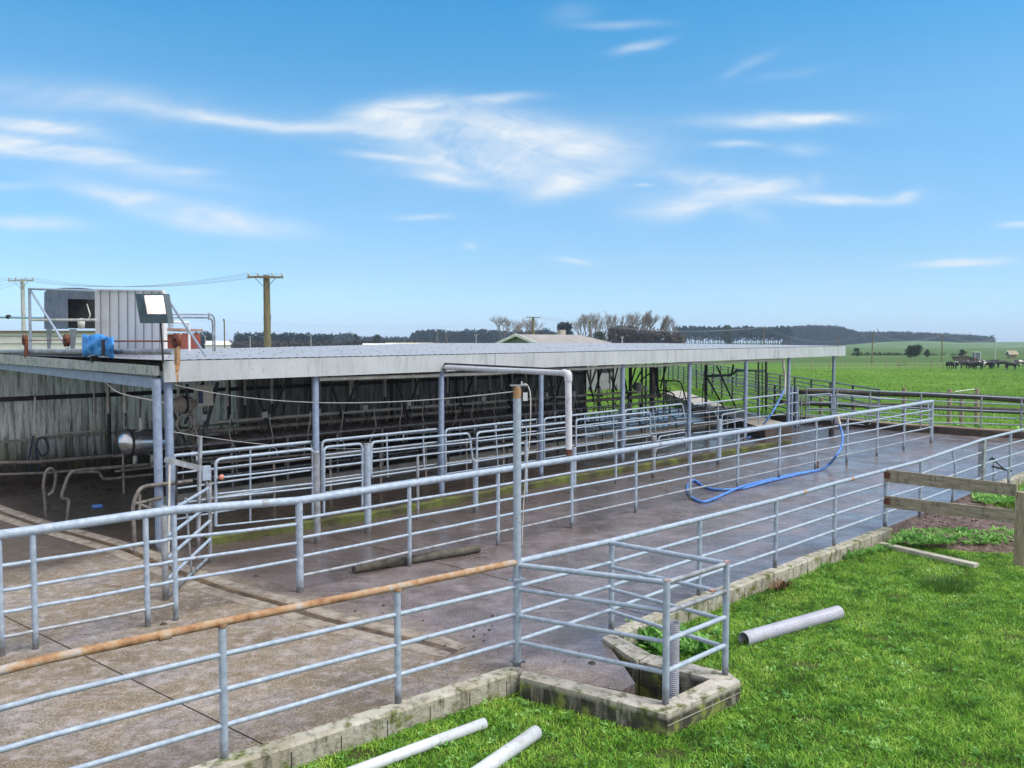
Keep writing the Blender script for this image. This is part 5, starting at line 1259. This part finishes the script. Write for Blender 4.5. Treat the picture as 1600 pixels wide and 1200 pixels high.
for i in (0, 3): wire('power_line', ends[1363][i], ends[1472][i], 1.4, .02, WLB)
for i in (0, 3): wire('power_line', ends[1472][i], ends[1555][i], 1.0, .02, WLB)

# ------------------------------------------------------------------ vegetation
def leafcloud(centers, radii, n_per, size, zsq=1.0, seed=1):
    """random small triangles filling ellipsoids; arrays -> verts, faces"""
    r_ = np.random.default_rng(seed); V_ = []
    for c, rad in zip(centers, radii):
        n = max(4, int(n_per*(np.prod(rad) if np.ndim(rad) else rad**3)**.5))
        d = r_.normal(size=(n, 3)); d /= np.linalg.norm(d, axis=1)[:, None]; d *= (r_.random((n, 1))**.4)
        p = np.array(c)+d*np.array(rad)
        a = r_.normal(size=(n, 3))*size; b = r_.normal(size=(n, 3))*size
        V_.append(np.stack([p-a*.5, p+a*.5, p+b], 1).reshape(-1, 3))
    v = np.concatenate(V_); f = np.arange(len(v)).reshape(-1, 3); return v, f
def np_mesh(name, v, f, m, origin=None, parent=None):
    me = bpy.data.meshes.new(name); o = np.array(origin if origin is not None else (0, 0, 0), float)
    vv = (v-o).astype(np.float32); me.vertices.add(len(vv)); me.vertices.foreach_set('co', vv.ravel())
    k = f.shape[1]; me.loops.add(f.size); me.loops.foreach_set('vertex_index', f.ravel().astype(np.int32))
    me.polygons.add(len(f)); me.polygons.foreach_set('loop_start', np.arange(0, f.size, k, dtype=np.int32))
    me.update(calc_edges=True); me.materials.append(m); ob = bpy.data.objects.new(name, me); COL.objects.link(ob)
    if parent is not None: ob.parent = parent
    elif origin is not None: ob.location = origin
    return ob
# far wood masses
def wood(name, label, pts, Ya, rad, m, size, dens, zr_=.55, seed=3):
    """pts: (u, v_top) outline; crowns along it fill down to the ground"""
    r_ = np.random.default_rng(seed); cs = []; rs = []
    us = np.array([p[0] for p in pts]); vt = np.array([p[1] for p in pts])
    step = rad*1.0*F/Ya; u = us[0]
    while u <= us[-1]:
        for row in range(2):
            Y = Ya+row*rad*1.6+r_.uniform(-rad, rad)*.6; top = HC+(535-np.interp(u, us, vt))*Y/F+r_.uniform(-.5, .5)*rad*.45
            x = (u-CX)/F*Y; z = top-rad*1.15
            while z > GZ-rad*.2:
                cs.append((x+r_.uniform(-.3, .3)*rad, Y, z)); rs.append((rad*r_.uniform(.75, 1.05), rad, rad*1.3)); z -= rad*1.5
        u += step*r_.uniform(.6, 1.0)
    v, f = leafcloud(cs, rs, dens, size, seed=seed)
    o = np_mesh(name, v, f, m, (float(v[:, 0].mean()), Ya, GZ)); return tag(o, label, None, None, 'stuff')
wood('pine_forest', 'dark pine plantation along the right horizon', [(1225, 512), (1262, 509), (1290, 509), (1318, 512), (1335, 518), (1342, 519), (1400, 519), (1460, 521), (1520, 524), (1552, 527)], 900, 2.6, pine_m, 1.1, 16, seed=3)
wood('pine_forest', 'dark pine block behind the row of pines', [(1050, 512), (1100, 511), (1160, 511), (1230, 511)], 1050, 3.5, pine_m, 1.5, 3.5, seed=31) if False else None
wood('shelter_belt', 'clipped dark shelter belt left of the wooden power pole', [(296, 521), (335, 521)], 420, 2.0, pine_m, .7, 26, seed=4)
wood('shelter_belt', 'long clipped dark shelter belt behind the wooden power pole', [(371, 521.5), (430, 521), (515, 522.5)], 420, 1.9, pine_m, .7, 26, seed=5)
wood('distant_trees', 'low distant trees beyond the shelter belt', [(516, 525), (535, 521), (548, 521), (560, 526), (600, 527), (640, 527), (650, 524)], 700, 2.8, pine_m, 1.2, 12, seed=6)
wood('wooded_ridge', 'dark wooded ridge left of the farmhouse', [(646, 521), (655, 517), (690, 516.5), (712, 519), (730, 516), (765, 516), (800, 519), (830, 518), (850, 515), (875, 521), (905, 526), (950, 528)], 620, 2.6, pine_m, 1.1, 15, seed=7)
wood('bare_thicket', 'brown bare thicket in front of the pine row', [(955, 512), (985, 511), (1010, 514), (1052, 517), (1066, 527)], 260, 1.6, brush_m, .45, 34, seed=8)
wood('bare_thicket', 'brown bare thicket behind the farmhouse gable', [(800, 527), (822, 520), (840, 519), (856, 524)], 240, 1.4, brush_m, .45, 30, seed=9)
wood('hedge_line', 'dark hedge line across the far field', [(1330, 551.5), (1400, 552), (1500, 553), (1600, 555), (1700, 556)], 250, .55, bush_m, .3, 26, seed=10)
wood('hedge_line', 'low scrub along the far edge of the left field', [(355, 533), (500, 534), (560, 531), (640, 532), (700, 533)], 330, .9, brush_m, .5, 10, seed=12)
# low green rise
def rise(name, label, cx_, cy_, rx, ry, h):
    n = 24; vs = []; fs = []
    for i in range(n+1):
        for j in range(n+1):
            x = (i/n*2-1); y = (j/n*2-1); r2 = x*x+y*y; vs.append((cx_+x*rx, cy_+y*ry, GZ-.3+h*max(0, 1-r2)**1.5+(.4*math.sin(x*9)*math.cos(y*7) if r2 < .8 else 0)*.5))
    for i in range(n):
        for j in range(n): fs.append((i*(n+1)+j, (i+1)*(n+1)+j, (i+1)*(n+1)+j+1, i*(n+1)+j+1))
    tag(MB().add(vs, fs, True).build(name, hill_m, origin=Vector((cx_, cy_, GZ))), label, None, None, 'structure')
q = D(1430, 540, 700); rise('hill', 'low green rise before the right pine plantation', q.x, 700, 70, 120, 5.2)
q = D(1560, 540, 800); rise('hill', 'low green rise at the right horizon', q.x+60, 900, 200, 200, 4.6)
# pine row: individual trees
def make_pine(seed, label):
    r_ = np.random.default_rng(seed); g = thing('pine_tree', (0, 0, 0), label, 'tree', 'row of tall pines with bare trunks on the horizon')
    MB().tube([(0, 0, 0), (.1, 0, 8), (.0, 0, 18)], [.42, .3, .12], 6).build('trunk', trunk_m, g)
    cs = []; rs = []
    for k in range(11):
        z = 10.5+k*.85; w_ = 2.9*(1-(k/11)**2)*.8+.5; cs.append((r_.uniform(-.8, .8), r_.uniform(-.8, .8), z)); rs.append((w_, w_, .9))
    for k in range(4): cs.append((r_.uniform(-1.2, 1.2), r_.uniform(-1, 1), r_.uniform(6, 10))); rs.append((1.1, 1.1, .5))
    v, f = leafcloud(cs, rs, 60, .5, seed=seed); np_mesh('crown', v, f, pine_m, parent=g); return g
pines = [make_pine(s, 'tall dark pine with bare trunk standing in the horizon row') for s in (21, 22, 23)]
k = 0; u = 1056.
while u < 1236:
    Y = 640+random.uniform(-20, 20); sc = (HC+(535-(510.5+random.uniform(-1, 2.5)))*Y/F)/19.0
    o = pines[k] if k < 3 else copy_tree(pines[k % 3]); o.location = ((u-CX)/F*Y, Y, GZ); o.scale = (sc*1.05, sc*1.05, sc); o.rotation_euler.z = random.uniform(0, 6); k += 1
    u += random.uniform(1.6, 4.6)
# dense evergreens among them
def dense_tree(label, u, vt, Y, rad, m, seed, cat='tree', name='evergreen_tree', trunk=True, zlow=.25, ys=.6):
    b_ = D(u, 540, Y); top = D(u, vt, Y).z-GZ; g = thing(name, (b_.x, b_.y, GZ), label, cat); g['_o'] = (0, 0, 0)
    r_ = np.random.default_rng(seed); cs = []; rs = []
    for k in range(16):
        z = top*(zlow+(1-zlow)*r_.random()); w_ = rad*(1.05-abs(z/top-.55)); cs.append((r_.uniform(-.6, .6)*w_, r_.uniform(-.6, .6)*w_, min(z, top-rad*.3))); rs.append((rad*.5, rad*.5, rad*.42))
    v, f = leafcloud(cs, rs, 260/max(rad, .6)**.5, rad*.06+.05, seed=seed); np_mesh('crown', v, f, m, parent=g)
    MB().tube([(0, 0, 0), (0, 0, top*.6)], [rad*.08, rad*.04], 6).build('trunk', trunk_m, g)
    for ch in g.children: ch.location = (0, 0, 0)
    return g
def fix_local(g): pass
dense_tree('broad dark evergreen breaking the middle of the pine row', 1138, 507, 560, 5.5, bush_m, 40)
dense_tree('dark evergreen with open crown above the farmhouse chimney', 882, 505, 240, 2.9, pine_m, 41)
dense_tree('dark pointed evergreen at left of the bare thicket', 968, 507, 270, 3.0, pine_m, 42)
dense_tree('dark evergreen second from the left of the bare thicket', 985, 509, 275, 2.8, pine_m, 43)
dense_tree('dark evergreen bush under the left bare poplars', 935, 519, 250, 2.2, bush_m, 44)
for i, (u, vt, Y, rd, lb) in enumerate(((1422, 541, 215, 1.3, 'round dark bush, left of the touching pair in the field'), (1430, 539.5, 215, 1.9, 'larger round dark bush of the touching pair in the field'), (1449, 546, 215, .9, 'small dark bush right of the touching pair'), (1504, 546.5, 210, 1.0, 'dark round bush above the tractor'), (1339, 544, 225, .9, 'thin dark bush just right of the roof tip'),
                                       (556, 522, 330, 1.6, 'small conical tree left of the far green slope'), (588, 523, 330, 1.9, 'small dark tree right of the far green slope'), (515, 530, 300, 1.2, 'yellow green bush right of the long shelter belt'), (545, 533, 290, 1.0, 'round dark bush left of the tiny white shed'))):
    dense_tree(lb, u, vt, Y, rd, bush_m, 60+i, 'bush', 'field_bush', zlow=.2)
# bare trees
def bare_tree(label, u, vt, Y, spread, seed, lean=0., vb=535, up=.5, depth=6, name='bare_tree'):
    r_ = random.Random(seed); b_ = D(u, 540, Y); H = D(u, vt, Y).z-GZ
    g = thing(name, (b_.x, b_.y, GZ), label, 'tree'); g['_o'] = (0, 0, 0)
    mt, mc_ = MB(), MB()
    def grow(p, d, L_, r0, lev):
        q = p+d*L_; (mt if lev < 2 else mc_).tube([p, p.lerp(q, .5)+Vector((r_.uniform(-.04, .04)*L_, 0, 0)), q], [r0, r0*.85, r0*.7], 5 if lev < 2 else 3, False)
        if lev >= depth: return
        n_ = 3 if lev < 5 else 2
        for k in range(n_):
            a_ = r_.uniform(0, 6.283); s_ = r_.uniform(.3, .85)*spread; nd = (d+Vector((math.cos(a_)*s_+lean*.22, math.sin(a_)*s_, up*.35))).normalized()
            grow(q-d*L_*r_.uniform(0, .45), nd, L_*r_.uniform(.66, .82), r0*.62, lev+1)
    grow(Vector((0, 0, 0)), Vector((lean*.08, 0, 1)).normalized(), H*.24, H*.02, 0)
    mt.build('trunk', bark_m, g); c = mc_.build('crown', bark_m, g)
    zm = max(v.z for v in mc_.v); g.scale = (H/zm,)*3
    return g
bt = [('big rounded bare tree left of the farmhouse', 785, 490, 230, 1.0, 0), ('rounded bare tree behind the pole by the farmhouse gable', 832, 494, 240, 1.1, 0),
      ('bare poplar above the farmhouse chimney, thin and leftmost', 911, 490, 260, .8, .2), ('tall bare poplar right of the farmhouse chimney', 926, 486, 262, .8, .3), ('bare poplar second right of the chimney, spreading', 945, 485, 265, .85, .5), ('bare leaning poplar filling the gap before the thicket', 964, 487, 262, .75, .9),
      ('tallest bare poplar leaning right above the thicket', 991, 482, 268, .65, .7), ('bare poplar second of the thicket group, leaning right', 1005, 485, 270, .65, .9), ('bare poplar third of the thicket group', 1022, 487, 272, .65, .7), ('bare poplar fourth and rightmost above the thicket', 1042, 490, 275, .7, .9)]
for i, (lb, u, vt, Y, spd, ln) in enumerate(bt): bare_tree(lb, u, vt, Y, spd*(1.15 if i < 2 else .95), 300+i, ln*.5, depth=6, up=.42 if i < 2 else .6)
bare_tree('narrow bare poplar hidden behind the wooden power pole', 415, 491, 200, .35, 130, 0, depth=6, up=1.2)

# ------------------------------------------------------------------ cows and tractor
def make_cow():
    g = thing('cow', (0, 0, 0), 'cow', 'cow', 'cows feeding in the far paddock')
    me = bpy.data.meshes.new('body'); 
    V_ = [(-.75, 0, 1.05), (-.3, 0, 1.02), (.2, 0, 1.0), (.65, 0, 1.08), (.95, 0, 1.12), (1.15, 0, 1.0), (1.32, 0, .72), (1.42, 0, .52)]
    r = [.24, .34, .35, .30, .17, .14, .12, .07]; E_ = [(i, i+1) for i in range(7)]
    for sx, at, pts in ((1, 3, [(.62, .17, .72), (.62, .18, .36), (.64, .18, .03)]), (-1, 3, [(.62, -.17, .72), (.60, -.18, .36), (.62, -.18, .03)]), (1, 0, [(-.68, .18, .75), (-.80, .19, .42), (-.72, .19, .03)]), (-1, 0, [(-.68, -.18, .75), (-.78, -.19, .42), (-.70, -.19, .03)])):
        last = at
        for j, q in enumerate(pts): V_.append(q); r.append((.14, .065, .05)[j]); E_.append((last, len(V_)-1)); last = len(V_)-1
    V_ += [(-1.0, 0, 1.1), (-1.03, 0, .5), (1.16, .16, 1.05), (1.16, -.16, 1.05), (-.45, 0, .62)]; r += [.05, .03, .035, .035, .12]
    E_ += [(0, 20), (20, 21), (5, 22), (5, 23), (0, 24)]
    me.from_pydata([Vector(v) for v in V_], E_, []); me.update()
    o = bpy.data.objects.new('body', me); COL.objects.link(o); o.parent = g
    mod = o.modifiers.new('skin', 'SKIN'); sv = me.skin_vertices[0].data
    for i, rr in enumerate(r): sv[i].radius = (rr, rr)
    sv[1].use_root = True; o.modifiers.new('sub', 'SUBSURF').levels = 1; o.modifiers['sub'].render_levels = 1
    dg = bpy.context.evaluated_depsgraph_get(); ev = o.evaluated_get(dg); m2 = bpy.data.meshes.new_from_object(ev)
    o.modifiers.clear(); o.data = m2; m2.materials.clear(); m2.materials.append(hide)
    for p in m2.polygons: p.use_smooth = True
    return g
cw = make_cow()
cows = [(1484.5, 577, 1.57, 'leftmost black cow standing apart, seen from behind'), (1493, 577, 1.4, 'second black cow from the left, seen from behind'), (1501, 573, .2, 'black and white cow third from left at the feed'), (1508, 576, 2.9, 'cow with white flank at the left wheel of the trailer'), (1517, 577, .3, 'dark cow before the trailer, nearest its left end'), (1524, 575, 3.1, 'dark cow before the tractor'),
        (1532, 574, .1, 'cow right before the tractor nose'), (1539, 577, 2.9, 'dark cow right of the tractor, in front'), (1545, 575, .2, 'cow with pale rump right of the tractor'), (1550, 577, 1.2, 'white faced cow at the right end of the feeding bunch'), (1554, 573, 2.6, 'small brown black cow behind the feeding bunch'), (1565, 575, 3.0, 'single cow between the bunch and the right pair'), (1580, 578, .05, 'large black cow in the right pair, nearer one'), (1593, 573, 3.2, 'black cow at the very right, further one'), (1512, 573, 1.3, 'dark cow half hidden behind the trailer cows'), (1528, 578, 1.8, 'dark cow at the centre front of the bunch')]
for i, (u, v, rz, lb) in enumerate(cows):
    c_ = cw if i == 0 else copy_tree(cw); q = G(u, v, GZ); c_.location = (q.x, q.y, GZ); c_.rotation_euler.z = rz; c_['label'] = lb; c_.scale = (.86,)*3
q = G(1524, 568, GZ); tz = lambda x, y, z: Vector((q.x+x, q.y+y, GZ+z))
tc_ = thing('tractor', (q.x, q.y, GZ), 'grey tractor with cab among the cows', 'tractor')
MB().box(tz(.2, 0, 1.05), (2.6, .8, .6)).build('bonnet', galv_old, tc_)
mb = MB(); mb.box(tz(-.7+.9, 0, 2.95), (1.6, 1.4, .12))
for sx in (-.6, .85):
    for sy in (-.6, .6): mb.bar(tz(sx+.1, sy, 1.3), tz(sx+.1, sy, 2.9), .09, .09)
mb.build('cab_frame', white_paint, tc_)
MB().box(tz(.2, 0, 2.1), (1.3, 1.15, 1.4)).build('cab_glass', mat('cab_glass', (.12, .15, .18), .15, bump=0), tc_)
wm = Matrix.Rotation(R(90), 3, 'X')
for x, r_ in ((-.55, .85), (1.5, .5)):
    for sy in (-.75, .75):
        wh = MB().lathe(tz(x, sy, r_), [(r_*.5, -.2), (r_, -.18), (r_, .18), (r_*.5, .2)], 18, wm).build('wheel', rubber, tc_)
        MB().lathe(tz(x, sy, r_), [(.001, -.1), (r_*.5, -.12), (r_*.5, .12), (.001, .1)], 14, wm).build('rim', red_paint, wh)
tl = thing('feed_trailer', tuple(tz(-3.5, 0, 0)), 'dark feed trailer hitched to the tractor', 'trailer')
MB().add([tz(-5.6, -1, 1.9), tz(-1.7, -1, 1.9), tz(-2.1, -.7, .8), tz(-5.3, -.7, .8), tz(-5.6, 1, 1.9), tz(-1.7, 1, 1.9), tz(-2.1, .7, .8), tz(-5.3, .7, .8)], [(3, 2, 1, 0), (4, 5, 6, 7), (0, 1, 5, 4), (2, 3, 7, 6), (1, 2, 6, 5), (0, 4, 7, 3)]).build('hopper', dark_pipe, tl)
for sy in (-.8, .8): MB().lathe(tz(-3.8, sy, .45), [(.2, -.15), (.45, -.14), (.45, .14), (.2, .15)], 14, wm).build('wheel', rubber, tl)
MB().bar(tz(-2, 0, .6), tz(-1, 0, .6), .1, .1).build('drawbar', dark_steel, tl)
MB().lathe(tz(-2.6, 0, 1.85), [(.9, 0), (.5, .35), (.001, .5)], 10).build('feed', mat('feed_hay', (.07, .06, .035), .9), tl)
tc_.scale = tl.scale = (.72,)*3; tl.location.x += .9

# field wire fence
wf = thing('wire_fence', tuple(G(1300, 575, GZ)), 'old wire fence of thin battens crossing the far field', 'fence')
mb_pts = []; k = 0; u = 1240.
while u < 1620 and k < 95:
    Y = np.interp(u, [1240, 1480, 1640], [118, 122, 135]); p = D(u, 575, Y); h = random.uniform(.7, 1.15) if k % 7 else 1.4
    MB().tube([Vector((p.x, p.y, GZ)), Vector((p.x+random.uniform(-.12, .12), p.y, GZ+h))], .035 if k % 7 else .07, 5).build('batten', post_wood, wf)
    u += random.uniform(2.2, 5.5) if u < 1480 else 14; k += 1
for z in (.4, .9): MB().tube([D(1240, 575, 118)*1, D(1480, 575, 122), D(1640, 575, 135)], .01, 4).build('wire', wire_m, wf) if False else None
for z in (.35, .85):
    MB().tube([Vector((D(uu, 575, YY).x, YY, GZ+z)) for uu, YY in ((1240, 118), (1480, 122), (1640, 135))], .012, 4).build('wire', wire_m, wf)
fg_ = Plane(G(1412, 573, GZ), (1, 0, 0)); gate('field_gate', 'small grey gate lying askew in the wire fence', fg_, [(1403, 572), (1403, 568), (1415, 565.5), (1415, 569), (1403, 572)], (), (), r_=.04, rad=.02, m=dark_steel)
fg2_ = Plane(G(1500, 640, GZ), (1, 0, 0)); gate('field_gate', 'pale bar across the two wooden posts beyond the yard', Plane(D(1500, 620, 39.5), (1, -.1, 0)), [(1492, 612), (1525, 608), (1525, 612)], (), (), r_=.025, rad=.02, m=white_paint)

# ------------------------------------------------------------------ grass
def inpoly(px, py, poly):
    c = np.zeros(len(px), bool); n = len(poly); j = n-1
    for i in range(n):
        xi, yi, xj, yj = poly[i][0], poly[i][1], poly[j][0], poly[j][1]
        m_ = ((yi > py) != (yj > py)) & (px < (xj-xi)*(py-yi)/(yj-yi+1e-12)+xi); c ^= m_; j = i
    return c
kerb_line = [fg_left, pole_b, G(955, 990), G(1092, 934), G(1383, 826)]
excl = [(p.x, p.y) for p in yard_poly]
ko = [p+out_k*.17 for p in (fg_left, pole_b)]+[p+out_k*.17 for p in (G(955, 990), G(1383, 826))]+[fg_end+out_k*.15, fg_right+out_k*.15]
kpoly = [(fg_left.x+.17*.6, fg_left.y-.17*.8)]
def kerb_side(px, py):
    """distance outside the fence line"""
    segs = [(fg_left, pole_b), (pole_b, G(1092, 934)), (G(1092, 934), G(1383, 826)), (G(1383, 826), fg_right)]
    best = np.full(len(px), 1e9)
    for a_, b_ in segs:
        ax_, ay_, bx_, by_ = a_.x, a_.y, b_.x, b_.y; L2 = (bx_-ax_)**2+(by_-ay_)**2
        t = np.clip(((px-ax_)*(bx_-ax_)+(py-ay_)*(by_-ay_))/L2, 0, 1); best = np.minimum(best, np.hypot(px-ax_-t*(bx_-ax_), py-ay_-t*(by_-ay_)))
    return best
sump_poly = [(p.x, p.y) for p in so]+[(si[5].x, si[5].y)]
def blades(name, label, n, area, hgt, wid, density_fn=None, excl_fn=None, seed=5, m=blade_m):
    r_ = np.random.default_rng(seed); x0, x1, y0, y1 = area
    px = r_.uniform(x0, x1, n); py = r_.uniform(y0, y1, n)
    Yc = py; uu = CX+F*px/Yc; vv = 535+F*(HC-GZ)/Yc
    ok = (uu > -40) & (uu < 1660) & (vv < 1235)
    if density_fn is not None: ok &= r_.random(n) < density_fn(px, py)
    px, py = px[ok], py[ok]
    if excl_fn is not None:
        k_ = excl_fn(px, py); px, py = px[k_], py[k_]
    n = len(px)
    cl = .5+.5*np.sin(px*2.3+1.7*np.sin(py*1.9))*np.sin(py*2.9+1.3*np.sin(px*2.2)); cl = .62+.75*cl*r_.random(n)+.15*r_.random(n)
    h = hgt*cl*r_.uniform(.6, 1.2, n); w_ = wid*r_.uniform(.6, 1.2, n); an = r_.uniform(0, 2*np.pi, n); ln = h*r_.uniform(.3, 1.9, n); la = r_.uniform(0, 2*np.pi, n)
    dx, dy = np.cos(an)*w_/2, np.sin(an)*w_/2; lx, ly = np.cos(la)*ln, np.sin(la)*ln; z = np.full(n, GZ)
    v0 = np.stack([px-dx, py-dy, z-.01], 1); v1 = np.stack([px+dx, py+dy, z-.01], 1)
    v2 = np.stack([px+lx*.35+dx*.8, py+ly*.35+dy*.8, z+h*.6], 1); v3 = np.stack([px+lx*.35-dx*.8, py+ly*.35-dy*.8, z+h*.6], 1); v4 = np.stack([px+lx, py+ly, z+h*.95], 1)
    v = np.stack([v0, v1, v2, v3, v4], 1).reshape(-1, 3); b_ = np.arange(n)*5
    t = np.stack([b_, b_+1, b_+2, b_, b_+2, b_+3, b_+3, b_+2, b_+4], 1).reshape(-1, 3)
    o = np_mesh(name, v, t, m, (float(px.mean()), float(py.mean()), GZ)); return tag(o, label, None, None, 'stuff')
rb_ = random.Random(77); bare = [(rb_.uniform(-1.5, 8.5), rb_.uniform(7, 14.5), rb_.uniform(.06, .2)) for _ in range(42)]
def lawn_ok(px, py):
    holes = np.zeros(len(px), bool)
    for hx, hy, hr in bare:
        dd = ((px-hx)/hr)**2+((py-hy)/(hr*.6))**2+.5*np.sin(px*23)*np.sin(py*19)
        holes |= (dd < 1) & (np.random.default_rng(3).random(len(px)) < .82)
    a_ = ~holes & ~inpoly(px, py, excl) & ~inpoly(px, py, sump_poly) & (kerb_side(px, py) > .16)
    d_ = inpoly(px, py, [(p.x, p.y) for p in dirt_poly]); r2 = np.random.default_rng(9).random(len(px))
    return a_ & (~d_ | (r2 < .06))
blades('grass', 'rough green lawn grass in the foreground', 700000, (-4.5, 10.5, 6.2, 16.5), .048, .011, excl_fn=lambda x, y: lawn_ok(x, y), density_fn=lambda x, y: np.clip(1.35-.06*y, .35, 1))
def far_ok(px, py): return ~inpoly(px, py, excl) & (kerb_side(px, py) > .3) & (py > 16)
blades('pasture_grass', 'tufted pasture grass beyond the yard', 420000, (-2, 75, 16, 118), .14, .05, excl_fn=far_ok, seed=8, m=pasture_m, density_fn=lambda x, y: np.clip(22/y, .12, 1)*(.45+.55*(np.sin(x*.9+2*np.sin(y*.35))*np.sin(y*.5+x*.2) > -.1)))
# long tussock and weeds: broad leaves
def leaf_plants(name, label, spots, m, lw=.05, ll=.12, seed=3, kind='stuff', cat=None, nl=14):
    r_ = random.Random(seed); mb = MB()
    for (p, s_) in spots:
        for i in range(nl):
            a_ = r_.uniform(0, 6.283); tl_ = r_.uniform(.2, 1.1); L_ = ll*s_*r_.uniform(.6, 1.2); W_ = lw*s_*r_.uniform(.6, 1.1)
            d = Vector((math.cos(a_)*math.cos(tl_), math.sin(a_)*math.cos(tl_), math.sin(tl_))); sd_ = Vector((-math.sin(a_), math.cos(a_), 0)); st = p+Vector((r_.uniform(-.5, .5)*ll*s_, r_.uniform(-.5, .5)*ll*s_, r_.uniform(0, .4)*ll*s_))
            mb.add([st, st+d*L_*.5+sd_*W_*.5, st+d*L_+Vector((0, 0, -.01)), st+d*L_*.5-sd_*W_*.5+Vector((0, 0, .006))], [(0, 1, 2, 3)])
    o = mb.build(name, m); return tag(o, label, cat, None, kind)
sp_l = []
rl = random.Random(12)
for k in range(4200):
    x, y = rl.uniform(-2.5, 9.5), rl.uniform(6.4, 15)
    xs, ys_ = np.array([x]), np.array([y])
    if 535+F*3.9/y > 1230 or not lawn_ok(xs, ys_)[0]: continue
    if math.sin(x*1.7+math.sin(y*2))*math.sin(y*1.4) < -.1 and rl.random() < .75: continue
    sp_l.append((Vector((x, y, GZ+.015)), rl.uniform(.2, .62)))
leaf_plants('clover_weeds', 'small broad leaved weeds and clover through the lawn', sp_l, weed_m, seed=4, nl=7)
leaf_plants('dock_weeds', 'leafy green weeds growing behind the sump wall', [(G(1000+k*11, 1000+((k*7) % 22), GZ+.02), 1.5) for k in range(10)]+[(G(985+k*9, 985+((k*5) % 12), GZ+.08), 1.2) for k in range(5)]+[(G(1010+k*10, 992+((k*11) % 30), GZ+.02), 1.1) for k in range(12)], weed_m, seed=5, nl=26)
leaf_plants('kerb_weeds', 'leafy weeds along the kerb near the wooden fence', [(G(1322+k*9, 873-k*2.0, GZ+.01), 1.1) for k in range(9)]+[(G(1284, 889, GZ), 1.0), (G(1405, 850, GZ), 1.1), (G(1420, 845, GZ), .9)], weed_m, seed=6, nl=20)
leaf_plants('patch_weeds', 'bright low weeds over the soil patch', [(G(rl.uniform(1525, 1610), rl.uniform(769, 788), -.04), rl.uniform(.6, 1.3)) for k in range(160)]+[(G(rl.uniform(1400, 1600), rl.uniform(832, 852), -.10), rl.uniform(.6, 1.2)) for k in range(260)], weed_m, seed=7, nl=14)
brown_leaf = mat('dead_leaf', (.20, .12, .06), .9)
leaf_plants('dead_dock', 'dry brown dock stems against the kerb right of the sump', [(G(1212+k*4, 925-k*2, GZ), 1.3) for k in range(5)], brown_leaf, seed=8, nl=16, lw=.03)
tus = MB(); rt_ = random.Random(5); tp = G(1480, 921, GZ)
for i in range(900):
    a_ = rt_.uniform(0, 6.283); rr_ = rt_.random()**.7*.36; b_ = tp+Vector((math.cos(a_)*rr_, math.sin(a_)*rr_, -.01)); L_ = rt_.uniform(.12, .24); o_ = Vector((math.cos(a_), math.sin(a_), 0))*rt_.uniform(.02, .16); sd_ = Vector((-math.sin(a_), math.cos(a_), 0))*.005
    tus.add([b_-sd_, b_+sd_, b_+o_+Vector((0, 0, L_))], [(0, 1, 2)])
tag(tus.build('grass_tussock', blade_mat('tussock_blades', (.03, .09, .018), (.07, .17, .03), (.18, .30, .07))), 'dark thick tussock of long grass on the right of the lawn', 'tussock')
# far kerb weeds
leaf_plants('far_weeds', 'yellow green weeds along the far kerb', [(Vector((p.x+rl.uniform(-.4, .4), p.y+rl.uniform(.6, 2.2), .05)), rl.uniform(1.5, 3)) for i in range(60) for p in [farK[0].lerp(farK[-1], rl.random())]], weed_m, seed=10, nl=16)
for g in list(bpy.data.objects):
    if '_o' in g: del g['_o']

# ------------------------------------------------------------------ haze
hm = bpy.data.materials.new('thin_haze'); hm.use_nodes = True; N = NT(hm.node_tree)
pv = N.n('ShaderNodeVolumePrincipled', {'Color': (.62, .80, 1, 1), 'Density': .00028, 'Anisotropy': 0.})
N.n('ShaderNodeOutputMaterial', {'Volume': pv.outputs[0]})
hz_ = MB().box((0, 700, 17.3), (2600, 1800, 37.2)).build('haze', hm); tag(hz_, 'thin pale blue haze over the far fields', kind='stuff')
